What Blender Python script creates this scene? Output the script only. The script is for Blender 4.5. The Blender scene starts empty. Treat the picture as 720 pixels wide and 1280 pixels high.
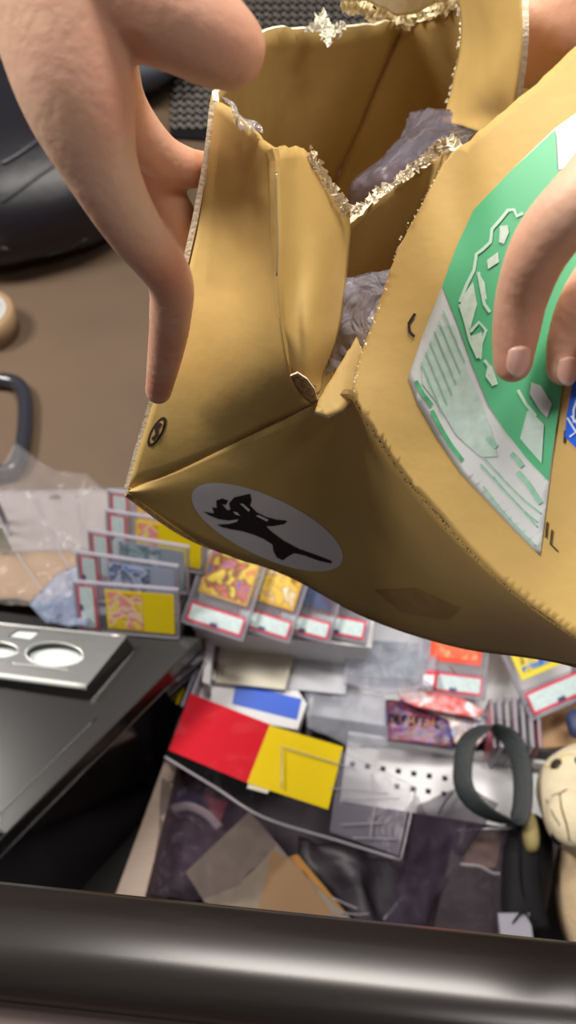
import bpy, bmesh, math, random
from mathutils import Vector, Matrix, noise
from mathutils.bvhtree import BVHTree
random.seed(7)
S = bpy.context.scene
COL = S.collection

# ------------------------------------------------------------------ camera
H = 1.10; PITCH = math.radians(55); F = 1108.0
CAM = Vector((0, 0, H))
FWD = Vector((0, math.cos(PITCH), -math.sin(PITCH)))
UPV = Vector((0, math.sin(PITCH), math.cos(PITCH)))
RGT = Vector((1, 0, 0))
cd = bpy.data.cameras.new('camera'); cam = bpy.data.objects.new('camera', cd); COL.objects.link(cam)
cam.location = CAM; cam.rotation_euler = (math.pi/2 - PITCH, 0, 0)
cd.sensor_fit = 'VERTICAL'; cd.sensor_height = 36; cd.sensor_width = 20.25; cd.lens = 36*F/1280
cd.clip_start = 0.01
cd.dof.use_dof = True; cd.dof.focus_distance = 0.46; cd.dof.aperture_fstop = 9.0
S.camera = cam
# ------------------------------------------------------------------ world and lights
w = bpy.data.worlds.new('room_light'); S.world = w; w.use_nodes = True
bg = w.node_tree.nodes['Background']; bg.inputs[0].default_value = (1.0, 0.93, 0.88, 1); bg.inputs[1].default_value = 0.12
def area(name, loc, target, size, power, col):
    l = bpy.data.lights.new(name, 'AREA'); l.shape = 'RECTANGLE'; l.size, l.size_y = size; l.energy = power; l.color = col
    o = bpy.data.objects.new(name, l); COL.objects.link(o); o.location = loc
    o.rotation_euler = (Vector(target)-Vector(loc)).to_track_quat('-Z', 'Y').to_euler(); return o
area('ceiling_lamp', (-1.6, 0.9, 2.3), (0.0, 0.5, 0.5), (0.7, 0.7), 74, (1.0, 0.95, 0.88))
area('ceiling_lamp', (0.30, 1.15, 2.75), (0.2, 0.5, 0.3), (1.2, 0.4), 66, (1.0, 0.94, 0.86))
area('added_fill_light', (0.75, -0.32, 2.7), (0.1, 0.4, 0.3), (0.7, 0.25), 11, (1.0, 0.96, 0.92))  # added weak fill from behind the camera, for hands and rim highlight
S.view_settings.view_transform = 'Standard'; S.view_settings.look = 'None'
S.view_settings.gamma = 1; S.view_settings.use_curve_mapping = False; S.view_settings.exposure = -0.1

# ------------------------------------------------------------------ helpers
def V(px, py, d):                       # a point d metres deep along the lens axis
    return CAM + d*(FWD + RGT*((px-360)/F) + UPV*((640-py)/F))
def P(px, py, z=0.0):                   # where the sight line meets the level z
    r = FWD + RGT*((px-360)/F) + UPV*((640-py)/F)
    return CAM + r*((z-H)/r.z)
def lin(c):
    return tuple(((v/255)/12.92 if v/255 <= .04045 else ((v/255+.055)/1.055)**2.4) for v in c)
def mat(name, c, rough=.6, metal=0, var=0, vscale=20, bump=0, bscale=60, coat=0, spec=.5, sss=0, stretch=None):
    m = bpy.data.materials.new(name); m.use_nodes = True; nt = m.node_tree; b = nt.nodes['Principled BSDF']
    l = lin(c); b.inputs['Base Color'].default_value = (*l, 1); b.inputs['Roughness'].default_value = rough
    b.inputs['Metallic'].default_value = metal; b.inputs['Coat Weight'].default_value = coat
    b.inputs['Specular IOR Level'].default_value = spec
    if sss:
        b.inputs['Subsurface Weight'].default_value = sss; b.inputs['Subsurface Radius'].default_value = (1, .35, .2)
        b.inputs['Subsurface Scale'].default_value = .006
    tc = nt.nodes.new('ShaderNodeTexCoord'); mp = nt.nodes.new('ShaderNodeMapping')
    nt.links.new(tc.outputs['Object'], mp.inputs[0])
    if stretch: mp.inputs['Scale'].default_value = stretch
    if var:
        n = nt.nodes.new('ShaderNodeTexNoise'); n.inputs['Scale'].default_value = vscale; n.inputs['Detail'].default_value = 4
        nt.links.new(mp.outputs[0], n.inputs['Vector'])
        r = nt.nodes.new('ShaderNodeValToRGB'); e = r.color_ramp.elements
        e[0].position = .3; e[1].position = .7
        e[0].color = (*[v*(1-var) for v in l], 1); e[1].color = (*[min(1, v*(1+var)) for v in l], 1)
        nt.links.new(n.outputs['Fac'], r.inputs[0]); nt.links.new(r.outputs[0], b.inputs['Base Color'])
    if bump:
        n = nt.nodes.new('ShaderNodeTexNoise'); n.inputs['Scale'].default_value = bscale; n.inputs['Detail'].default_value = 3
        nt.links.new(mp.outputs[0], n.inputs['Vector'])
        bp = nt.nodes.new('ShaderNodeBump'); bp.inputs['Strength'].default_value = bump; bp.inputs['Distance'].default_value = .003
        nt.links.new(n.outputs['Fac'], bp.inputs['Height']); nt.links.new(bp.outputs[0], b.inputs['Normal'])
    return m
def film(name, c, haze=.08, gloss=.25, rough=.12, bump=.5, bscale=25):
    """thin clear plastic: mostly see-through, with sheen and a little haze"""
    m = bpy.data.materials.new(name); m.use_nodes = True; nt = m.node_tree; nt.nodes.clear()
    out = nt.nodes.new('ShaderNodeOutputMaterial'); tr = nt.nodes.new('ShaderNodeBsdfTransparent')
    gl = nt.nodes.new('ShaderNodeBsdfGlossy'); gl.inputs['Roughness'].default_value = rough
    df = nt.nodes.new('ShaderNodeBsdfDiffuse'); df.inputs[0].default_value = (*lin(c), 1)
    tl = nt.nodes.new('ShaderNodeBsdfTranslucent'); tl.inputs[0].default_value = (*lin(c), 1)
    ad = nt.nodes.new('ShaderNodeMixShader'); ad.inputs[0].default_value = .4
    nt.links.new(df.outputs[0], ad.inputs[1]); nt.links.new(tl.outputs[0], ad.inputs[2])
    m1 = nt.nodes.new('ShaderNodeMixShader'); m1.inputs[0].default_value = haze
    nt.links.new(tr.outputs[0], m1.inputs[1]); nt.links.new(ad.outputs[0], m1.inputs[2])
    lw = nt.nodes.new('ShaderNodeLayerWeight'); lw.inputs[0].default_value = gloss
    m2 = nt.nodes.new('ShaderNodeMixShader')
    nt.links.new(lw.outputs['Fresnel'], m2.inputs[0]); nt.links.new(m1.outputs[0], m2.inputs[1]); nt.links.new(gl.outputs[0], m2.inputs[2])
    nt.links.new(m2.outputs[0], out.inputs[0])
    if bump:
        tc = nt.nodes.new('ShaderNodeTexCoord'); n = nt.nodes.new('ShaderNodeTexNoise')
        n.inputs['Scale'].default_value = bscale; n.inputs['Detail'].default_value = 2; n.inputs['Distortion'].default_value = 1.2
        nt.links.new(tc.outputs['Object'], n.inputs['Vector'])
        bp = nt.nodes.new('ShaderNodeBump'); bp.inputs['Strength'].default_value = bump; bp.inputs['Distance'].default_value = .01
        nt.links.new(n.outputs['Fac'], bp.inputs['Height'])
        for x in (gl, df, lw): nt.links.new(bp.outputs[0], x.inputs['Normal'])
    return m
def art(name, cols, scale=40, dist=.7):
    """printed picture: soft irregular patches of several inks"""
    m = bpy.data.materials.new(name); m.use_nodes = True; nt = m.node_tree; b = nt.nodes['Principled BSDF']
    tc = nt.nodes.new('ShaderNodeTexCoord'); n = nt.nodes.new('ShaderNodeTexNoise')
    n.inputs['Scale'].default_value = scale; n.inputs['Detail'].default_value = 1.5; n.inputs['Distortion'].default_value = dist
    nt.links.new(tc.outputs['Object'], n.inputs['Vector'])
    r = nt.nodes.new('ShaderNodeValToRGB'); r.color_ramp.interpolation = 'LINEAR'; e = r.color_ramp.elements
    k = len(cols)
    while len(e) < k: e.new(.5)
    for i, c in enumerate(cols):
        e[i].position = 0 if i == 0 else .32 + .36*(i-1)/max(1, k-2) if k > 2 else .5
        e[i].color = (*lin(c), 1)
    nt.links.new(n.outputs['Fac'], r.inputs[0]); nt.links.new(r.outputs[0], b.inputs['Base Color'])
    b.inputs['Roughness'].default_value = .35
    return m
def finish(name, bm, ms, parent=None, smooth=False):
    me = bpy.data.meshes.new(name); bm.normal_update(); bm.to_mesh(me); bm.free()
    for m in (ms if isinstance(ms, (list, tuple)) else [ms]): me.materials.append(m)
    if smooth: me.polygons.foreach_set('use_smooth', [True]*len(me.polygons))
    o = bpy.data.objects.new(name, me); COL.objects.link(o)
    if parent: o.parent = parent; o.matrix_parent_inverse = parent.matrix_world.inverted()
    return o
def root(name, loc, label, cat, group=None):
    o = bpy.data.objects.new(name, None); COL.objects.link(o); o.location = loc
    o.empty_display_size = .02; o.matrix_world = Matrix.Translation(loc)
    return tag(o, label, cat, group)
def tag(o, label=None, cat=None, group=None, kind=None):
    if label: o['label'] = label
    if cat: o['category'] = cat
    if group: o['group'] = group
    if kind: o['kind'] = kind
    return o
def recentre(o):                      # put the origin of a one-mesh thing at its middle
    me = o.data; c = sum((v.co for v in me.vertices), Vector())/len(me.vertices)
    me.transform(Matrix.Translation(-c)); o.location = c; return o
def cr(p0, p1, p2, p3, t):
    return .5*((2*p1)+(p2-p0)*t+(2*p0-5*p1+4*p2-p3)*t*t+(3*p1-p0-3*p2+p3)*t**3)
def spline(pts, n, closed=False):
    pts = [Vector(p) for p in pts]; k = len(pts); out = []
    for i in range(k if closed else k-1):
        if closed: a, b, c, d = (pts[(i+j) % k] for j in (-1, 0, 1, 2))
        else:
            b, c = pts[i], pts[i+1]; a = pts[i-1] if i else 2*b-c; d = pts[i+2] if i+2 < k else 2*c-b
        for j in range(n): out.append(cr(a, b, c, d, j/n))
    if not closed: out.append(pts[-1])
    return out
def thicken(bm, t, rim=1):
    """give a sheet its real thickness, away from the lens side"""
    bm.normal_update()
    fs = list(bm.faces)
    vs = list(bm.verts); nm = {v: v.normal.copy() for v in vs}
    new = {v: bm.verts.new(v.co - nm[v]*t) for v in vs}
    bd = [(e.verts[0], e.verts[1], e.link_faces[0]) for e in bm.edges if len(e.link_faces) == 1]
    for f in fs:
        g = bm.faces.new([new[v] for v in reversed(f.verts)]); g.material_index = f.material_index; g.smooth = f.smooth
    for a, b, f in bd:
        vl = list(f.verts); i = vl.index(a)
        if vl[(i+1) % len(vl)] is b: q = [b, a, new[a], new[b]]
        else: q = [a, b, new[b], new[a]]
        g = bm.faces.new(q); g.material_index = rim
def toward(bm):                        # all normals on the lens side
    bm.normal_update()
    s = sum(f.normal.dot(CAM-f.calc_center_median())*f.calc_area() for f in bm.faces)
    if s < 0: bmesh.ops.reverse_faces(bm, faces=bm.faces[:])
def patch(name, rows, ms, parent=None, n=8, t=0, wob=0, wsc=8, rim=1, world=False, edgej=0):
    """smooth sheet through a net of measured points (px, py, depth) or world points"""
    R = [[(Vector(p) if world else V(*p)) for p in r] for r in rows]
    R = [spline(r, n) for r in R]
    cols = [spline([r[i] for r in R], n) for i in range(len(R[0]))]
    bm = bmesh.new(); g = []
    for ci, c in enumerate(cols):
        l = []
        for ri, p in enumerate(c):
            q = p.copy()
            if wob:
                nv = noise.noise_vector(p*wsc*3); q += nv*wob + noise.noise_vector(p*wsc*9)*wob*.35
            if edgej and (ri == 0): q += noise.noise_vector(p*300)*edgej + noise.noise_vector(p*90)*edgej
            l.append(bm.verts.new(q))
        g.append(l)
    for i in range(len(g)-1):
        for j in range(len(g[0])-1):
            bm.faces.new((g[i][j], g[i+1][j], g[i+1][j+1], g[i][j+1])).smooth = True
    toward(bm)
    if t: thicken(bm, t, rim if isinstance(ms, (list, tuple)) else 0)
    return finish(name, bm, ms, parent)
def sheet(name, poly, dfn, ms, parent=None, t=0, cell=12, off=0, edgej=0, smooth=True, world=None):
    """flat-cut sheet with any outline, laid on a depth rule or on another surface"""
    bm = bmesh.new()
    vs = [bm.verts.new((x, y, 0)) for x, y in poly]
    bm.faces.new(vs); bm.normal_update(); bmesh.ops.triangulate(bm, faces=bm.faces[:])
    for _ in range(7):
        es = [e for e in bm.edges if e.calc_length() > cell]
        if not es: break
        bmesh.ops.subdivide_edges(bm, edges=es, cuts=1)
        bmesh.ops.triangulate(bm, faces=bm.faces[:])
    for v in bm.verts:
        x, y = v.co.x, v.co.y
        if edgej and v.is_boundary:
            x += edgej*noise.noise(Vector((x*.19, y*.19, 1))); y += edgej*noise.noise(Vector((x*.19, y*.19, 7)))
        if world is not None: p = P(x, y, world) if not callable(world) else world(x, y)
        else: p = V(x, y, dfn(x, y)-off)
        v.co = p
    for f in bm.faces: f.smooth = smooth
    toward(bm)
    if t: thicken(bm, t, 1 if isinstance(ms, (list, tuple)) else 0)
    return finish(name, bm, ms, parent)
def prism(name, base, h, m, parent=None, bev=0, top=None):
    """solid with a flat outline (world points, same level) raised or sunk by h"""
    bm = bmesh.new(); lo = [bm.verts.new(p) for p in base]; tp = top or base
    hi = [bm.verts.new(Vector(p)+Vector((0, 0, h))) for p in tp]; n = len(lo)
    bm.faces.new(lo); bm.faces.new(hi[::-1])
    for i in range(n): bm.faces.new((lo[i], hi[i], hi[(i+1) % n], lo[(i+1) % n]))
    bmesh.ops.recalc_face_normals(bm, faces=bm.faces[:])
    if bev: bmesh.ops.bevel(bm, geom=bm.edges[:], offset=bev, segments=2, affect='EDGES', profile=.6)
    return finish(name, bm, m, parent)
def boxm(name, c, u, v, n, sz, m, parent=None, bev=0, seg=2, smooth=False):
    """box of sizes sz along the axes u v n about c"""
    bm = bmesh.new(); bmesh.ops.create_cube(bm, size=1)
    if bev:
        for q in bm.verts: q.co = Vector((q.co.x*sz[0], q.co.y*sz[1], q.co.z*sz[2]))
        bmesh.ops.bevel(bm, geom=bm.edges[:], offset=bev, segments=seg, affect='EDGES', profile=.6)
    else:
        for q in bm.verts: q.co = Vector((q.co.x*sz[0], q.co.y*sz[1], q.co.z*sz[2]))
    M = Matrix((u, v, n)).transposed()
    for q in bm.verts: q.co = Vector(c) + M @ q.co
    return finish(name, bm, m, parent, smooth)
def tube(name, pts, r, m, parent=None, n=6, closed=False, seg=8, flat=None):
    """tube (or a flat band when flat = (half width, half thickness, width axis)) along points"""
    C = spline(pts, n, closed); bm = bmesh.new(); rings = []; k = len(C)
    for i, p in enumerate(C):
        a = C[(i-1) % k] if closed or i else p; b = C[(i+1) % k] if closed or i < k-1 else p
        d = (b-a).normalized()
        if flat: s = flat[2] - d*d.dot(flat[2]); s.normalize()
        else: s = d.orthogonal().normalized() if abs(d.z) > .95 else d.cross(Vector((0, 0, 1))).normalized()
        q = d.cross(s); ring = []
        for j in range(seg):
            an = 2*math.pi*j/seg
            rr = r(i/(k-1)) if callable(r) else r
            off = s*math.cos(an)*flat[0]+q*math.sin(an)*flat[1] if flat else (s*math.cos(an)+q*math.sin(an))*rr
            ring.append(bm.verts.new(p+off))
        rings.append(ring)
    for i in range(k if closed else k-1):
        A, B = rings[i], rings[(i+1) % k]
        for j in range(seg): bm.faces.new((A[j], A[(j+1) % seg], B[(j+1) % seg], B[j])).smooth = True
    if not closed: bm.faces.new(rings[0][::-1]); bm.faces.new(rings[-1])
    bmesh.ops.recalc_face_normals(bm, faces=bm.faces[:])
    return finish(name, bm, m, parent)
def blob(name, c, u, v, n, r, m, parent=None, e=1.0, wob=0, wsc=20, sub=4):
    """squared-off rounded body (e below 1 is boxier)"""
    bm = bmesh.new(); bmesh.ops.create_icosphere(bm, subdivisions=sub, radius=1); M = Matrix((u, v, n)).transposed()
    for q in bm.verts:
        s = Vector([math.copysign(abs(x)**e, x) for x in q.co]); s = Vector((s.x*r[0], s.y*r[1], s.z*r[2]))
        p = Vector(c)+M @ s
        if wob: p += noise.noise_vector(p*wsc)*wob
        q.co = p
    return finish(name, bm, m, parent, True)
X, Y, Z = Vector((1, 0, 0)), Vector((0, 1, 0)), Vector((0, 0, 1))

# ------------------------------------------------------------------ materials
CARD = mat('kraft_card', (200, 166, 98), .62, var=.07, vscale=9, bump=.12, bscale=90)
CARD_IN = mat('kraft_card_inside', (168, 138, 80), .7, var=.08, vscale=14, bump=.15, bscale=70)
TORN = mat('torn_card_edge', (242, 230, 204), .95, var=.06, vscale=260, bump=.3, bscale=400, spec=.1)
TORN_Y = mat('torn_tape_paper', (246, 234, 196), .95, var=.08, vscale=120, bump=.3, bscale=200, spec=.1)
FLUTE = mat('card_flute', (150, 118, 76), .9, var=.45, vscale=380)
CLEAR = film('clear_case', (225, 222, 235), haze=.16, gloss=.14, rough=.15, bump=0)
RIMC = film('clear_case_edge', (215, 212, 228), haze=.45, gloss=.25, rough=.15, bump=0)
FILM = film('clear_film', (225, 225, 235), haze=.035, gloss=.05, rough=.08, bump=.5, bscale=16)
FILMH = film('cloudy_film', (205, 208, 222), haze=.30, gloss=.10, rough=.15, bump=.6, bscale=22)
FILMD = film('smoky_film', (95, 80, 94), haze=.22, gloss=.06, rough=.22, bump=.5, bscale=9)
TAPE = film('glossy_tape', (200, 180, 120), haze=.03, gloss=.025, rough=.07, bump=.12, bscale=22)
BLACKG = mat('black_gloss', (24, 22, 25), .12, spec=.6, coat=.3)
BLACKM = mat('black_matte', (16, 15, 19), .7, var=.2, bump=.2, spec=.2)
BLACKL = mat('black_leather', (24, 22, 30), .42, var=.2, vscale=6, bump=.25, bscale=50)
BROWN = mat('brown_board', (96, 77, 60), .7, var=.13, vscale=3.5, bump=.1, bscale=200)
ALU = mat('brushed_aluminium', (112, 112, 112), .32, metal=.85, var=.08, stretch=(1, 30, 1))
ALUL = mat('bright_metal_edge', (235, 238, 236), .2, metal=.6)
WHITE = mat('white_enamel', (226, 226, 230), .4)
WHITEP = mat('white_paper', (228, 228, 232), .7)
CREAM = mat('cream_paper', (222, 216, 198), .8, var=.03)
GREYP = mat('grey_paper', (190, 192, 200), .5)
RED = mat('red_card', (206, 14, 38), .7, spec=.15); YEL = mat('yellow_card', (230, 200, 6), .7, spec=.15); BLUE = mat('blue_card', (16, 88, 214), .4)
PINK = mat('label_red', (214, 62, 92), .45); LABW = mat('label_print', (205, 224, 226), .45, var=.10, vscale=260)
INK = mat('black_ink', (34, 27, 24), .7)

# ================================================================== SETTING
def sunk(x): return x
o = prism('floor', [Vector((-1.6, .66, -.03)), Vector((1.6, .66, -.03)), Vector((1.6, 3.2, -.03)), Vector((-1.6, 3.2, -.03))], .03, BROWN)
tag(o, kind='structure')
o = prism('trim_1', [Vector((-1.6, -1.2, -.32)), Vector((1.6, -1.2, -.32)), Vector((1.6, .68, -.32)), Vector((-1.6, .68, -.32))], .02,
          mat('dark_base', (46, 38, 44), .6, var=.3, vscale=12)); tag(o, kind='structure')
o = prism('wall_front', [Vector((-1.6, .655, -.3)), Vector((1.6, .655, -.3)), Vector((1.6, .668, -.3)), Vector((-1.6, .668, -.3))], .272,
          mat('dark_edge_board', (70, 60, 58), .6)); tag(o, kind='structure')

# ================================================================== CARTON
box = root('cardboard_box', V(330, 560, .56), 'torn-open kraft cardboard box held in the air between both hands', 'box')
A = patch('side_panel', [
    [(270,125,.42),(300,150,.41),(330,178,.40),(344,185,.395)],
    [(258,220,.435),(297,245,.422),(328,270,.406),(346,300,.402)],
    [(240,320,.455),(283,345,.44),(322,365,.42),(350,390,.413)],
    [(212,430,.48),(262,450,.465),(318,460,.445),(363,462,.43)],
    [(160,611,.551),(222,588,.532),(300,550,.498),(388,505,.455)]], [CARD, TORN], box, n=8, t=.003, wob=.0008, edgej=.0008, rim=0)
A2 = patch('corner_fold', [
    [(344,185,.395),(362,186,.41),(385,190,.425),(437,264,.45)],
    [(346,300,.402),(370,300,.418),(400,300,.43),(437,310,.46)],
    [(350,390,.413),(370,390,.421),(391,392,.424),(431,372,.457)],
    [(357,430,.423),(374,440,.425),(391,440,.428),(422,425,.452)],
    [(366,466,.432),(377,474,.434),(386,481,.437),(405,468,.452)],
    [(392,496,.449),(395,494,.449),(398,492,.449),(402,485,.452)]], [CARD, TORN], box, n=8, t=.003, wob=.0006, edgej=.0012, rim=0)
tag(A2, 'pale creased corner fold')
Bup = [(160,612,.551),(222,589,.532),(300,551,.498),(345,530,.475),(395,505,.453),(444,495,.436),(478,553,.432),(523,614,.423),(588,687,.406),(656,750,.388),(722,799,.37),(800,850,.35),(905,902,.326)]
Blo = [(160,617,.555),(200,645,.572),(243,673,.584),(300,700,.600),(360,716,.615),(415,750,.632),(462,771,.645),(512,790,.635),(575,808,.615),(640,818,.58),(720,831,.53),(800,842,.49),(905,905,.46)]
Bmid = [((a[0]+b[0])/2, (a[1]+b[1])/2, (a[2]+b[2])/2-.006) for a, b in zip(Bup, Blo)]
B = patch('front_panel', [Bup, Bmid, Blo], [CARD, FLUTE], box, n=7, t=.003, wob=.0005)
def dC(x, y):
    b = .006*math.sin(math.pi*max(0, min(1, (y-60)/760)))
    c = .012*math.exp(-((x-565-(y-190)*.06)**2)/900)*math.exp(-((y-230)/90)**2)
    return .436 - .00024*(x-440) - b + c*.35
Cpoly = [(565,190),(548,215),(530,250),(512,285),(497,310),(485,345),(470,390),(455,430),(444,462),(440,490),(455,520),(475,550),(495,580),(520,612),
         (550,645),(585,685),(620,720),(655,750),(690,775),(720,797),(790,846),(900,900),(930,700),(930,300),(900,-60),(800,-15),(720,57),(680,95),(640,130),(605,160),(580,180)]
C = sheet('flap_panel', Cpoly, dC, [CARD, FLUTE], box, t=.0035, cell=14, edgej=2.2)
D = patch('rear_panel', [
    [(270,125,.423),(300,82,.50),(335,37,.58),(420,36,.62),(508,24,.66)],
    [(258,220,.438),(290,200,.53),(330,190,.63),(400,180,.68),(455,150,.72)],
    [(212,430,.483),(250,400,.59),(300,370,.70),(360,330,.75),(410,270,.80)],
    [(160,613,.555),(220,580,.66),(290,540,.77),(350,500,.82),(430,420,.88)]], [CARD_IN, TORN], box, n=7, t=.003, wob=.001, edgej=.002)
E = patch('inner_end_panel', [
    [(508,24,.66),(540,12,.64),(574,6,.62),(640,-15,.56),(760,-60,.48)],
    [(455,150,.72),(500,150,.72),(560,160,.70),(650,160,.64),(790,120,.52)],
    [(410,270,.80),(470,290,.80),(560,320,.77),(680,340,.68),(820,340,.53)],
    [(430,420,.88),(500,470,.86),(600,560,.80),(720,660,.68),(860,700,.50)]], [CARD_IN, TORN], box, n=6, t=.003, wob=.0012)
Bt = patch('bottom_panel', [
    [Blo[0], Blo[2], Blo[4], Blo[6], Blo[8], Blo[10], Blo[12]],
    [(160,614,.556),(220,580,.662),(350,500,.822),(430,420,.882),(500,470,.862),(600,560,.802),(860,700,.501)]], [CARD, FLUTE], box, n=7, t=.003)
Fl = patch('torn_flap', [
    [(568,-28,.54),(590,-32,.47),(622,-34,.43),(652,-32,.405)],
    [(577,45,.55),(600,45,.49),(625,45,.44),(653,45,.41)],
    [(567,100,.56),(588,105,.51),(615,110,.46),(648,112,.43)],
    [(557,136,.57),(578,140,.53),(610,145,.49),(644,150,.45)],
    [(552,152,.575),(570,156,.54),(600,165,.50),(635,170,.47)]], [CARD, TORN], box, n=6, t=.003, wob=.0015)
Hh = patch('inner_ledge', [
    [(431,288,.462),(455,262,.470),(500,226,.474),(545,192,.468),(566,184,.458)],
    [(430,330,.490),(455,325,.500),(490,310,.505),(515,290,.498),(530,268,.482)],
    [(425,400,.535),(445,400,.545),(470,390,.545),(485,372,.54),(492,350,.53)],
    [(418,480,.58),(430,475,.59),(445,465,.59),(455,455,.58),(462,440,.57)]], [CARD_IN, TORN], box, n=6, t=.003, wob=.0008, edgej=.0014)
tag(Hh, 'dark inner ledge with a torn pale edge')
lip = sheet('corner_lip', [(393,515),(398,500),(440,430),(478,366),(470,396),(448,462),(443,496),(428,512),(410,520)], lambda x, y: .447-.0001*(y-440), [CARD, TORN], box, t=.003, cell=10, edgej=1)
slot = sheet('torn_slot', [(363,470),(372,466),(384,474),(393,486),(397,500),(390,506),(378,496),(368,482)], lambda x, y: .424+.00055*(y-465), [FLUTE, TORN], box, t=.0008, cell=6)
# torn fibres and frayed liner along the ripped edges
def fray(pts, wdt, count, m, name='torn_fibres', seed=1):
    rnd = random.Random(seed); C_ = spline([V(*p) for p in pts], 10); bm = bmesh.new()
    for i in range(count):
        k = rnd.random()*(len(C_)-1.001); a = C_[int(k)]; b = C_[int(k)+1]; p = a.lerp(b, k % 1); d = (b-a).normalized()
        out = d.cross((CAM-p).normalized()); s = rnd.choice((-1, 1))
        c = p + out*rnd.uniform(-.4, .4)*wdt + Vector([rnd.uniform(-1, 1) for _ in range(3)])*.0006
        L = rnd.uniform(.2, .62)*wdt; W = L*rnd.uniform(.7, 1.6)
        u = (d*rnd.uniform(-1, 1)+out*s*rnd.uniform(.1, .6)).normalized(); vv = u.cross((CAM-p).normalized()+Vector([rnd.uniform(-.35, .35) for _ in range(3)])).normalized()
        n_ = u.cross(vv)
        q = [c-vv*W*.5, c+u*L*.5-vv*W*.3+n_*.0005, c+u*L, c+u*L*.4+vv*W*.4, c+vv*W*.5-u*L*.2]
        bm.faces.new([bm.verts.new(x) for x in q])
    bmesh.ops.solidify(bm, geom=bm.faces[:], thickness=.0005)
    return tag(finish(name, bm, m, box), kind='stuff')
fray([(385,190,.422),(402,215,.43),(420,243,.438),(436,264,.446)], .005, 120, TORN, seed=2)
fray([(436,268,.455),(470,245,.466),(510,215,.469),(545,190,.464),(560,178,.456)], .0055, 170, TORN, seed=3)
fray([(540,188,.455),(560,176,.44),(575,186,.425)], .008, 60, TORN, seed=8)
fray([(430,2,.62),(470,14,.64),(500,20,.655),(530,14,.645),(572,4,.62)], .013, 200, TORN_Y, seed=4)
fray([(574,6,.60),(578,40,.60),(570,90,.61),(560,130,.62)], .005, 60, TORN, seed=5)
fray([(398,20,.59),(405,34,.58),(412,52,.575)], .012, 46, mat('white_fluff', (224, 218, 200), .9), seed=6)
fray([(384,40,.58),(405,34,.578),(428,38,.575)], .007, 30, bpy.data.materials['white_fluff'], seed=16)
fray([(560,198,.42),(530,250,.412),(500,305,.408),(478,370,.41),(450,445,.415),(441,490,.42)], .0018, 90, TORN, seed=9)
edge = [(440,492),(455,520),(475,550),(495,580),(520,612),(550,645),(585,685),(620,720),(655,750),(690,775),(722,799)]
fray([(x-1, y+1, dC(x, y)+.002) for x, y in edge], .0013, 300, FLUTE, 'cut_edge_fibres', seed=10)
# rolled tear of the rear liner at the top of the picture
patch('torn_liner', [
    [(425,-25,.60),(460,-25,.61),(500,-20,.62),(540,-25,.61),(575,-30,.60)],
    [(428,2,.61),(465,10,.625),(505,18,.64),(540,10,.63),(572,0,.61)]], [TORN_Y, TORN], box, n=9, t=.003, wob=.004, wsc=9, edgej=.002)

# print on the box
BVB = BVHTree.FromObject(B, bpy.context.evaluated_depsgraph_get())
def on(bvh, off=.0006):
    def f(x, y):
        d = (V(x, y, 1)-CAM).normalized(); h = bvh.ray_cast(CAM, d)
        if h[0] is None:
            q = bvh.find_nearest(V(x, y, .55)); h = (q[0],)
        return h[0]-d*off
    return f
onB = on(BVB)
ovalM = mat('grey_oval_print', (226, 222, 226), .6)
ov = []
for i in range(48):
    a = 2*math.pi*i/48; e = 1.0
    u = 103*math.copysign(abs(math.cos(a))**.95, math.cos(a)); v_ = 37*math.sin(a)
    an = math.radians(25); ov.append((334+u*math.cos(an)-v_*math.sin(an), 659+u*math.sin(an)+v_*math.cos(an)))
oval = sheet('oval_logo', ov, None, ovalM, B, cell=7, world=onB)
onB2 = on(BVB, .0013); onB3 = on(BVB, .0019)
zb = lambda L: [(220+x*230/720, 590+y*200/626) for x, y in L]
sil = zb([(108,155),(150,163),(142,138),(160,142),(158,112),(182,104),(204,112),(196,128),(180,126),(200,150),(214,148),(208,122),(228,100),(262,92),(290,86),(296,112),(290,132),(316,158),(352,176),(390,186),(436,192),(424,204),(380,212),(352,212),(372,232),(420,268),(478,300),(540,322),(612,350),(606,358),(560,348),(500,326),(462,318),(440,330),(418,346),(396,336),(382,312),(378,284),(344,262),(306,246),(262,232),(216,224),(180,216),(162,206),(206,204),(238,196),(246,184),(206,190),(166,184),(132,170)])
sheet('cat_silhouette', sil, None, INK, oval, cell=6, world=onB2)
for q in ([(250,124),(262,124),(290,148),(284,156)], [(312,172),(324,168),(362,186),(356,194)], [(222,154),(240,158),(252,172),(232,166)]):
    sheet('logo_highlight', zb(q), None, ovalM, oval, cell=6, world=onB3)
# faint second print lower on the front panel
FAINT = mat('faint_print', (172, 140, 84), .7, var=.15, vscale=60)
sheet('faint_print', [(468,738),(520,735),(575,760),(560,775),(500,765)], None, FAINT, B, cell=8, world=onB)
BVA = BVHTree.FromObject(A, bpy.context.evaluated_depsgraph_get()); onA = on(BVA, .0005); onA2 = on(BVA, .001)
ring = lambda cx, cy, a, b, an, n=20: [(cx+a*math.cos(t)*math.cos(an)-b*math.sin(t)*math.sin(an), cy+a*math.cos(t)*math.sin(an)+b*math.sin(t)*math.cos(an)) for t in [2*math.pi*i/n for i in range(n)]]
PR = mat('brown_ink', (58, 44, 28), .8)
rg = sheet('round_print', ring(196,540,21,7.5,math.radians(-62)), None, PR, A, cell=6, world=onA)
sheet('round_print_inside', ring(196,540,16,4.6,math.radians(-62)), None, CARD, rg, cell=6, world=onA2)
sheet('round_print_mark', [(189,548),(194,543),(193,535),(199,528),(203,530),(198,537),(198,545),(192,552)], None, PR, rg, cell=6, world=on(BVA, .0014))
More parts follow.
